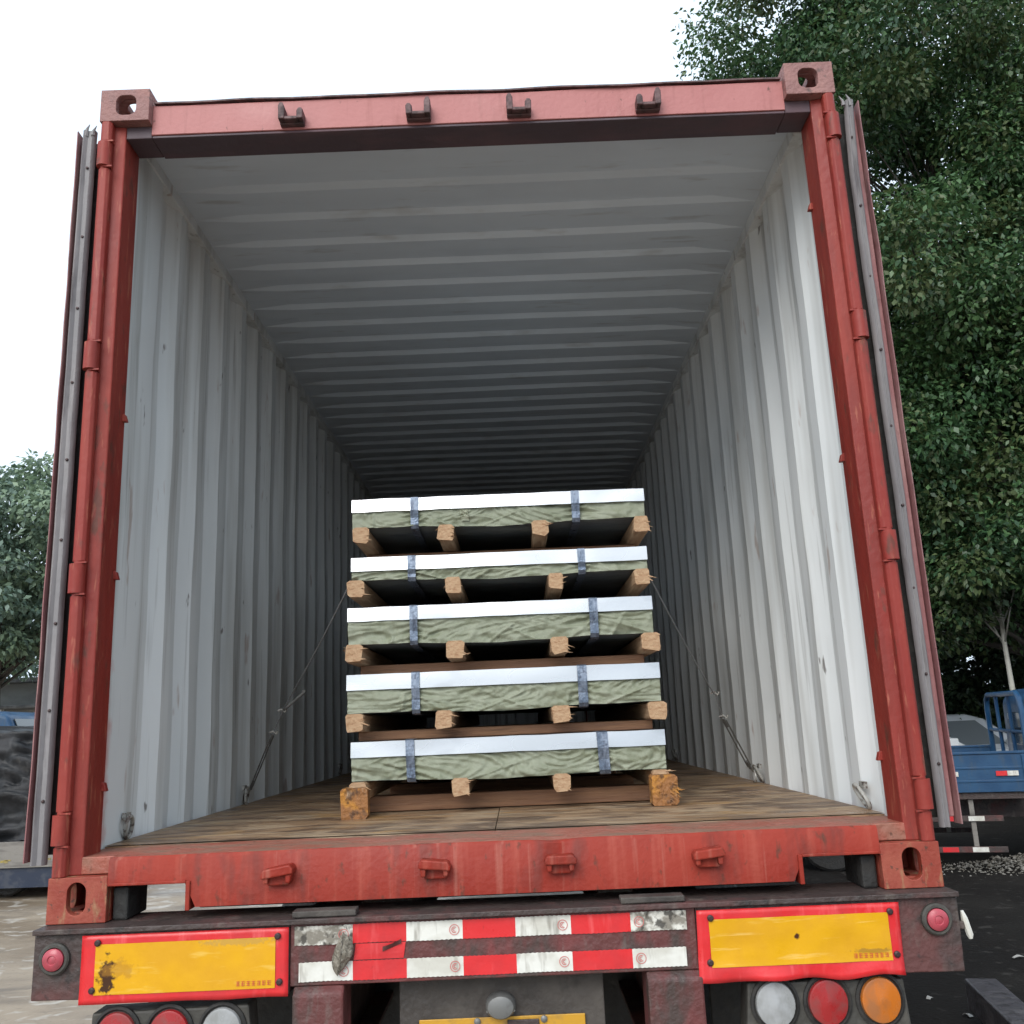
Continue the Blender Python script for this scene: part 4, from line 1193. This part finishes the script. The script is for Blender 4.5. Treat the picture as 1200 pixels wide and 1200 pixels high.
RT = 'trees right of the container'
make_tree('broadleaf_tree', 'tall broadleaf tree with glossy leaves overhanging the container\'s right corner', (8.6, 11.9, GZ), 14,
          (-1.75, 0, 9.4), (3.35, 3.0, 8.2), 460, 520, 0.105, 'deep', 3, 0.17, group=RT, low=2.9, shell=0.3, lobe=0.05)
make_tree('broadleaf_tree', 'broadleaf tree filling the upper right edge of the picture', (11.0, 12.6, GZ), 14,
          (0, 0, 8.0), (3.6, 3.2, 6.4), 320, 460, 0.11, 'deep', 14, 0.22, group=RT, low=2.9)
make_tree('broadleaf_tree', 'dark low-branched tree behind the blue truck and white cars', (7.4, 17.5, GZ), 10,
          (0, 0, 5.2), (4.2, 2.6, 5.0), 260, 330, 0.15, 'dark', 23, 0.22, group=RT, low=0.6)
make_tree('broadleaf_tree', 'dark tree standing behind the right-hand broadleaf tree, at the frame edge', (13.5, 18.5, GZ), 11,
          (0, 0, 5.6), (4.4, 2.8, 5.4), 260, 330, 0.15, 'dark', 31, 0.22, group=RT)
make_tree('broadleaf_tree', 'farthest dark tree, filling the gap between the nearer right-hand trees', (11.0, 24.0, GZ), 13,
          (0, 0, 4.6), (6.0, 3.0, 4.6), 200, 200, 0.24, 'dark', 37, 0.25, group=RT)
make_tree('young_tree', 'slim young tree with thin pale leaning trunk beside the blue truck', (7.45, 11.0, GZ), 6,
          (-0.25, 0.2, 4.6), (0.8, 0.8, 1.3), 26, 160, 0.13, 'deep', 41, 0.055, bark='bark_pale', group=RT, clump_r=(0.3, 0.5))
LTG = 'trees left of the container'
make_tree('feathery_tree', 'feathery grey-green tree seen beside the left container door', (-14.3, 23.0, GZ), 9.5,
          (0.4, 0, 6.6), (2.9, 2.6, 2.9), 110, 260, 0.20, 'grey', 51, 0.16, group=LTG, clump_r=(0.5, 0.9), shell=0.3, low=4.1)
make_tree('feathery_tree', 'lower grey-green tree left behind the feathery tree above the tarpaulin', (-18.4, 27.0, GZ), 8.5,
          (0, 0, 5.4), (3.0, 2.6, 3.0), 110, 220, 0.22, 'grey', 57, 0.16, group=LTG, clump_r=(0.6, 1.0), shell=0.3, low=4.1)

# ------------------------------------------------------------------ vehicles and things around the yard
M['truck_blue'] = mat('dull_blue_truck_paint', (0.007, 0.046, 0.115), [
    dict(c=(0.011, 0.064, 0.145), s=(4, 4, 4), lo=0.42, hi=0.62, f=0.8),
    dict(c=(0.030, 0.06, 0.10), s=(18, 18, 4), lo=0.52, hi=0.68, f=0.7)], rough=0.45, bump=0.05)
M['glass'] = mat('dark_vehicle_glass', (0.035, 0.042, 0.045), [], rough=0.08, spec=0.8)
M['car_glass'] = mat('sky_reflection_car_glass', (0.27, 0.29, 0.30), [], rough=0.06, spec=1.0)  # reflected sky is put into the pale base colour
M['car_white'] = mat('white_car_paint', (0.85, 0.86, 0.87), [], rough=0.22)
M['tarp'] = mat('charcoal_tarpaulin', (0.014, 0.015, 0.017), [
    dict(c=(0.040, 0.040, 0.043), s=(3, 3, 5), lo=0.45, hi=0.64, f=0.8),
    dict(c=(0.11, 0.105, 0.10), s=(6, 6, 3), lo=0.60, hi=0.76, f=0.4)], rough=0.55, spec=0.3, bump=0.5, bump_scale=9)
M['grey_board'] = mat('grey_weathered_side_board', (0.20, 0.185, 0.165), [dict(c=(0.11, 0.10, 0.09), s=(2, 2, 14), lo=0.48, hi=0.64, f=0.8)], rough=0.7, bump=0.2)
M['navy'] = mat('navy_blue_skirt_paint', (0.012, 0.020, 0.042), [dict(c=(0.05, 0.055, 0.07), s=(8, 8, 8), lo=0.48, hi=0.64, f=0.7)], rough=0.5)
M['mark_yellow'] = mat('yellow_marking_paint', (0.30, 0.23, 0.06), [dict(c=(0.2, 0.17, 0.1), s=(20, 20, 20), lo=0.42, hi=0.6)], rough=0.6)

def wheel(parent, x, y, z, r, w):
    e = bpy.data.objects.new('wheel', None); COL.objects.link(e); e.parent = parent; e.location = (x, y, z)
    b = MB(); b.lathe_y((0, 0, 0), [(r * .58, -w / 2), (r * .9, -w / 2), (r * .985, -w * .38), (r, 0), (r * .985, w * .38), (r * .9, w / 2), (r * .58, w / 2)], 28); b.build('tyre', M['black'], e, smooth='auto')
    b = MB(); b.lathe_y((0, 0, 0), [(r * .15, -w * .52), (r * .22, -w * .45), (r * .5, -w * .35), (r * .57, -w * .47), (r * .57, w * .47), (r * .5, w * .35), (r * .15, w * .4)], 24); b.build('rim', M['grey_metal'], e, smooth='auto')

def blue_truck(loc, rz, label, s=1.0):
    t = thing('light_truck', loc, label, 'truck', 'blue trucks parked in the yard', rz, s)
    # bed
    boxpart('bed_floor', M['steel_dark'], t, -1.62, 1.58, -0.88, 0.88, 0.76, 0.83)
    for sy in (-1, 1):
        b = MB()
        b.box(-1.62, 1.58, *sorted((sy * 0.885, sy * 0.915)), 0.835, 1.235)
        b.box(-1.63, 1.59, *sorted((sy * 0.875, sy * 0.930)), 1.236, 1.262)
        for zz in (0.95, 1.09): b.box(-1.60, 1.56, *sorted((sy * 0.9155, sy * 0.922)), zz - 0.012, zz + 0.012)
        for k in range(5):
            xx = -1.55 + k * 0.77; b.box(xx - 0.025, xx + 0.025, *sorted((sy * 0.9225, sy * 0.934)), 0.845, 1.225)
        b.build('side_board', M['truck_blue'], t, bevel=0.004)
    b = MB(); b.box(-1.66, -1.63, -0.88, 0.88, 0.835, 1.235); b.build('tailgate', M['truck_blue'], t, bevel=0.004)
    # reflective markers on both side boards
    for sy in (-1, 1):
        for xx in (-1.2, -0.35, 0.34, 0.74, 1.34):
            for k, mm in enumerate((M['tape_red'], M['tape_white'])):
                boxpart('reflective_tape', mm, t, xx - 0.11 + k * 0.112, xx + k * 0.112, *sorted((sy * 0.9355, sy * 0.9365)), 1.005, 1.055, 0)
    # side guard: two rails and posts
    for sy in (-1, 1):
        for zz in (0.56, 0.24):
            o = boxpart('guard_rail', M['steel_dark'], t, -1.3, 1.25, *sorted((sy * 0.86, sy * 0.88)), zz - 0.03, zz + 0.03)
            for k in range(8):
                xx = -1.2 + k * 0.3
                boxpart('reflective_tape', (M['tape_red'], M['tape_white'])[k % 2], o, xx, xx + 0.16, *sorted((sy * 0.8805, sy * 0.8815)), zz - 0.025, zz + 0.025, 0)
        for xx in (-0.9, 0.1, 0.95):
            boxpart('guard_post', M['grey_board'], t, xx - 0.025, xx + 0.025, *sorted((sy * 0.83, sy * 0.859)), 0.22, 0.76)
    # head rack hoop
    b = MB()
    pts = [(1.60, -0.84, 0.84), (1.60, -0.84, 1.70), (1.60, -0.80, 1.82), (1.60, -0.70, 1.875), (1.60, 0.70, 1.875), (1.60, 0.80, 1.82), (1.60, 0.84, 1.70), (1.60, 0.84, 0.84)]
    b.tube(pts, 0.032, 8)
    b.tube([(1.60, -0.3, 0.84), (1.60, -0.3, 1.875)], 0.022, 8); b.tube([(1.60, 0.3, 0.84), (1.60, 0.3, 1.875)], 0.022, 8)
    b.tube([(1.60, -0.84, 1.45), (1.60, 0.84, 1.45)], 0.02, 8)
    b.build('head_rack', M['truck_blue'], t, smooth='auto')
    # cab
    b = MB()
    prof = [(1.80, 0.50), (1.76, 0.95), (1.78, 1.80), (1.90, 1.93), (2.75, 1.93), (2.95, 1.85), (3.22, 1.22), (3.32, 1.10), (3.34, 0.45)]
    b.prism(prof, 'y', -0.86, 0.86)
    b.build('cab', M['truck_blue'], t, bevel=0.06, seg=3, smooth='auto')
    b = MB(); b.box(1.745, 1.765, -0.5, 0.5, 1.28, 1.66); b.build('rear_window', M['glass'], t, bevel=0.01)
    for sy in (-1, 1):
        b = MB(); b.prism([(2.02, 1.22), (2.02, 1.74), (2.80, 1.74), (3.02, 1.22)], 'y', *sorted((sy * 0.858, sy * 0.866))); b.build('side_window', M['glass'], t)
        b = MB(); b.lathe_y((3.0, sy * 0.864, 1.12), [(0.02, 0), (0.015, 0.004)], 8); b.build('door_handle', M['black'], t)
    b = MB(); b.prism([(2.975, 1.81), (3.235, 1.24), (3.247, 1.245), (2.987, 1.815)], 'y', -0.74, 0.74); b.build('windscreen', M['glass'], t)
    boxpart('bumper', M['black'], t, 3.34, 3.42, -0.84, 0.84, 0.38, 0.62, 0.02)
    for sy in (-1, 1):
        b = MB(); b.box(3.335, 3.36, *sorted((sy * 0.55, sy * 0.80)), 0.72, 0.88); b.build('headlight', M['lens_white'], t, bevel=0.02)
    boxpart('chassis', M['steel_dark'], t, -1.5, 3.2, -0.38, 0.38, 0.52, 0.74)
    for x in (-0.55, 2.45):
        for y in (-0.74, 0.74): wheel(t, x, y, 0.36, 0.36, 0.22)
    return t
blue_truck((4.30, 8.95, GZ), RAD(-15), 'blue light truck with hooped head rack, right of the container')
blue_truck((-12.6, 14.6, GZ), RAD(6), 'blue truck behind the tarpaulin-covered load on the left', 1.22)

def white_car(loc, rz, label, suv):
    t = thing('parked_car', loc, label, 'car', 'white cars parked behind the blue truck', rz)
    # body: lofted sections along x
    zr = 1.58 if suv else 1.44
    def body(x):
        f = (x + 2.2) / 4.4
        ztop = 0.92 if f < 0.80 else 0.92 - 0.25 * (f - 0.80) / 0.2
        if f < 0.06: ztop -= 0.12 * (0.06 - f) / 0.06
        hw = 0.86 * (1 - 0.35 * max(0, (f - 0.84) / 0.16) ** 2 - 0.25 * max(0, (0.08 - f) / 0.08) ** 2)
        return ztop, hw
    b = MB(); vs = []; fs = []; nst = 33
    for i in range(nst):
        x = -2.2 + 4.4 * i / (nst - 1); zt, hw = body(x)
        vs += [(x, -hw * 0.9, 0.22), (x, -hw, 0.42), (x, -hw * 1.01, 0.66), (x, -hw * 0.96, zt - 0.04), (x, -hw * 0.86, zt), (x, 0, zt + 0.03), (x, hw * 0.86, zt), (x, hw * 0.96, zt - 0.04), (x, hw * 1.01, 0.66), (x, hw, 0.42), (x, hw * 0.9, 0.22)]
    k = 11
    for i in range(nst - 1):
        for j in range(k): fs.append((i * k + j, i * k + (j + 1) % k, (i + 1) * k + (j + 1) % k, (i + 1) * k + j))
    fs += [tuple(range(k)), tuple(range((nst - 1) * k + k - 1, (nst - 1) * k - 1, -1))]
    b.add(vs, fs); b.build('body', M['car_white'], t, smooth='auto')
    cab = [(-2.05 if suv else -1.75, 0.90), (-1.80 if suv else -1.15, zr - 0.10), (-1.4 if suv else -0.7, zr), (0.15, zr), (0.50, zr - 0.10), (1.25, 0.88)]
    b = MB(); vs = []
    for (x, z) in cab:
        w = 0.80 - 0.20 * (z - 0.9) / 0.6
        vs += [(x, -w, z), (x, w, z)]
    n = len(cab)
    fs = [(2 * i, 2 * i + 1, 2 * i + 3, 2 * i + 2) for i in range(n - 1)] + [tuple(range(0, 2 * n, 2)), tuple(range(2 * n - 1, 0, -2))]
    b.add(vs, fs); b.build('roof', M['car_white'], t, bevel=0.05, seg=3, smooth='auto')
    for sy in (-1, 1):
        x0 = cab[1][0] + 0.02
        for xa, xb in ((x0, -0.62), (-0.55, 0.28)):
            b = MB(); vs = []
            for (x, z) in ((xa - 0.06, 0.98), (xb + (0.52 if xb > 0 else 0), 0.98), (xb + (0.02 if xb > 0 else 0), zr - 0.13), (xa + 0.08, zr - 0.13)):
                w = 0.80 - 0.20 * (z - 0.9) / 0.6 + 0.006
                vs += [(x, sy * w, z)]
            b.add(vs, [(0, 1, 2, 3)]); o = b.build('side_window', M['car_glass'], t, fix=False)
            md = o.modifiers.new('s', 'SOLIDIFY'); md.thickness = 0.006; md.offset = 0
    for i, nm in ((4, 'windscreen'), (0, 'rear_window')):
        (xa, za), (xb, zb) = cab[i], cab[i + 1]
        b = MB(); vs = []
        for f in (0.12, 0.9):
            x = xa + (xb - xa) * f; z = za + (zb - za) * f; w = 0.68 - 0.16 * (z - 0.9) / 0.6
            vs += [(x + (0.012 if i == 4 else -0.012), -w, z + 0.012), (x + (0.012 if i == 4 else -0.012), w, z + 0.012)]
        b.add(vs, [(0, 1, 3, 2)]); o = b.build(nm, M['car_glass'], t, fix=False)
        md = o.modifiers.new('s', 'SOLIDIFY'); md.thickness = 0.006; md.offset = 0
    for sy in (-1, 1):
        b = MB(); b.prism([(2.02, 0.55), (2.10, 0.55), (2.0, 0.68), (1.80, 0.70)], 'y', *sorted((sy * 0.50, sy * 0.78))); b.build('headlight', M['lens_white'], t, bevel=0.01)
        b = MB(); b.box(0.75, 0.90, *sorted((sy * 0.84, sy * 1.0)), 0.95, 1.07); b.build('mirror', M['car_white'], t, bevel=0.02)
        for x in (-1.35, 1.35): wheel(t, x, sy * 0.76, 0.32, 0.32, 0.2)
    return t
white_car((8.9, 16.9, GZ), RAD(4), 'white tall car with dark side windows, far behind the blue truck', True)
wc = white_car((6.25, 14.1, GZ), RAD(3), 'white car with only its bonnet showing past the container door', False)
wc.scale = (1.15, 1.15, 1.15)

# low cart with a tarpaulin-covered load, left
ct = thing('low_trailer', (-7.6, 9.9, GZ), 'low grey-sided trailer with navy skirt under the tarpaulin', 'trailer', rz=RAD(-2))
boxpart('deck', M['steel_dark'], ct, -2.5, 2.5, -0.95, 0.95, 0.50, 0.56)
for sy in (-1, 1):
    boxpart('side_board', M['grey_board'], ct, -2.5, 2.5, *sorted((sy * 0.955, sy * 0.985)), 0.345, 0.640)
    boxpart('skirt', M['navy'], ct, -2.45, 2.45, *sorted((sy * 0.92, sy * 0.95)), 0.115, 0.344)
    b = MB()
    r = random.Random(4)
    for i in range(12):
        x = -2.2 + i * 0.37
        for k in range(3):
            a = x + r.uniform(0, 0.2); b.box(a, a + r.uniform(0.03, 0.09), *sorted((sy * 0.986, sy * 0.988)), 0.40 + r.uniform(0, 0.03), 0.43 + r.uniform(0, 0.02))
    o = b.build('yellow_marks', M['mark_yellow'], ct); o['kind'] = 'stuff'
for x in (-1.5, 1.5):
    for y in (-0.7, 0.7): wheel(ct, x, y, 0.24, 0.24, 0.18)
boxpart('end_board', M['grey_board'], ct, -2.54, -2.505, -0.98, 0.98, 0.345, 0.640)
boxpart('end_board', M['grey_board'], ct, 2.505, 2.54, -0.98, 0.98, 0.345, 0.640)
b = MB()
def tarp(u, v):
    # wrap a rounded box: u round the plan, v up the side and over the top
    a = 2 * math.pi * u
    c, s = math.cos(a), math.sin(a)
    q = 5.0
    k = (abs(c) ** q + abs(s) ** q) ** (-1 / q)
    px, py = 2.42 * k * c, 0.93 * k * s
    if v < 0.6: f, z = 1.0 - 0.05 * (v / 0.6) ** 3, 1.28 * v / 0.6
    else:
        w = (v - 0.6) / 0.4; f = 0.95 * (1 - w); z = 1.28 + 0.10 * math.sin(w * math.pi / 2)
    d = 0.07 * wob(px * 1.6, py * 1.6, z * 1.6) + 0.15 * abs(wob(px * 1.5 + z, py * 2, z * 4 + px * 1.5)) - 0.16 * abs(wob(px * 3.4 + z * 3, py * 3, z * 6 - px * 2)) - 0.06 * abs(wob(px * 8 - z * 5, py * 7, z * 11)) + 0.03 * wob(px * 6, py * 6, z * 8 + px * 4)
    return (px * f * (1 + d * 0.1), py * f + d * s * 1.3, z + d * 0.6 + 0.0)
b.grid(260, 70, tarp)
tp_ = b.build('tarpaulin_load', M['tarp'], None, smooth=True, fix=True)
tp_.location = (-7.6, 9.9, GZ + 0.645); tp_.rotation_euler = (0, 0, RAD(-2))
tag(tp_, 'wrinkled charcoal tarpaulin covering a load on the low trailer', 'tarpaulin')

# low shed far left
M['shed'] = mat('grey_rendered_wall', (0.30, 0.30, 0.285), [dict(c=(0.22, 0.22, 0.21), s=(1, 1, 2), lo=0.42, hi=0.62, f=0.8)], rough=0.85, bump=0.15)
M['shed_white'] = mat('white_post_paint', (0.62, 0.62, 0.60), [], rough=0.7)
M['shed_roof'] = mat('dark_shed_roof', (0.12, 0.12, 0.125), [dict(c=(0.2, 0.2, 0.2), s=(4, 0.5, 1), lo=0.45, hi=0.6)], rough=0.7)
sh = thing('shed', (-19.5, 31.0, GZ), 'low grey flat-roofed shed below the trees at the far left', 'shed')
boxpart('wall', M['shed'], sh, -6, 6.2, 0, 5, 0, 3.9, 0.02)
boxpart('roof', M['shed_roof'], sh, -6.3, 6.5, -0.3, 5.3, 3.905, 4.08, 0.02)
boxpart('awning', M['shed_roof'], sh, -4.6, 4.6, -1.6, -0.005, 2.95, 3.06, 0.02)
for x in (-4.2, -1.2, 1.8, 4.4): boxpart('post', M['shed_white'], sh, x - 0.09, x + 0.09, -1.5, -1.32, 0, 2.945, 0.01)
for x in (-4.0, 3.2):
    w_ = boxpart('window', M['glass'], sh, x - 0.7, x + 0.7, -0.012, -0.004, 1.1, 2.3, 0)
    boxpart('frame', M['shed_white'], w_, x - 0.04, x + 0.04, -0.03, -0.013, 1.1, 2.3, 0)
boxpart('door', M['navy'], sh, -0.8, 0.6, -0.03, -0.004, 0, 2.2, 0.01)

# steel beam lying beside the trailer
sb = thing('steel_beam', (2.43, 1.81, GZ), 'dark grey steel box beam propped on blocks at lower right', 'beam', rz=RAD(-10.4))
M['beam'] = mat('scuffed_grey_beam', (0.085, 0.078, 0.085), [dict(c=(0.15, 0.14, 0.14), s=(3, 14, 6), lo=0.48, hi=0.64, f=0.7), dict(c=(0.03, 0.027, 0.027), s=(20, 20, 20), lo=0.52, hi=0.66, f=0.7)], rough=0.45, metallic=0.3, bump=0.2)
b = MB(); b.prism([(-0.085, 0.085), (0.085, 0.085), (0.085, 0.25), (-0.085, 0.25)], 'y', -1.3, 1.28)
b.build('bar', M['beam'], sb, bevel=0.008)
for y in (-0.9, 0.9): boxpart('block', M['plank'], sb, -0.16, 0.16, y - 0.06, y + 0.06, 0.0, 0.083, 0.006)

# rubble heap under the blue truck
r = random.Random(21)
b = MB()
for i in range(2600):
    x = r.gauss(0, 0.8); y = r.gauss(0, 0.25)
    h = 0.20 * math.exp(-(x / 0.8) ** 2 - (y / 0.3) ** 2)
    s = r.uniform(0.006, 0.022) * (2 if r.random() < 0.05 else 1); z = r.uniform(0, h) + s * 0.4
    a = r.uniform(0, 3.1)
    pts = []
    for (dx, dy, dz) in ((1, 0, 0), (-1, 0, 0), (0, 1, 0), (0, -1, 0), (0, 0, 0.8), (0, 0, -0.8)):
        q = r.uniform(0.6, 1.2) * s
        pts.append((x + (dx * math.cos(a) - dy * math.sin(a)) * q, y + (dx * math.sin(a) + dy * math.cos(a)) * q, z + dz * q))
    b.add(pts, [(0, 2, 4), (2, 1, 4), (1, 3, 4), (3, 0, 4), (2, 0, 5), (1, 2, 5), (3, 1, 5), (0, 3, 5)])
M['rubble'] = mat('pale_rubble', (0.13, 0.12, 0.10), [dict(c=(0.22, 0.21, 0.19), s=(6, 6, 6), lo=0.45, hi=0.6)], rough=0.85)
ro = b.build('rubble', M['rubble'], None, fix=False)
ro.location = (6.1, 8.15, GZ); tag(ro, 'heap of pale rubble beside the blue truck', kind='stuff')

# pale scraps on the dark ground
M['scrap'] = mat('pale_paper_scrap', (0.30, 0.29, 0.27), [], rough=0.8)
r = random.Random(8)
for i, (x, y) in enumerate(((3.1, 4.5), (2.55, 3.55), (2.62, 3.2), (3.4, 5.6), (3.55, 4.4), (2.9, 5.2), (3.15, 3.3))):
    b = MB(); w, l = r.uniform(0.015, 0.03), r.uniform(0.04, 0.10)
    b.grid(4, 3, lambda u, v: ((u - 0.5) * l, (v - 0.5) * w, 0.006 + 0.014 * math.sin(u * 3) * (0.5 + v * 0.5)))
    o = b.build('paper_scrap', M['scrap'], None, fix=False)
    md = o.modifiers.new('s', 'SOLIDIFY'); md.thickness = 0.003
    o.location = (x, y, GZ + 0.014); o.rotation_euler = (0, 0, r.uniform(0, 3))
    tag(o, 'small pale scrap lying on the black ground', 'litter', 'pale scraps on the black ground')
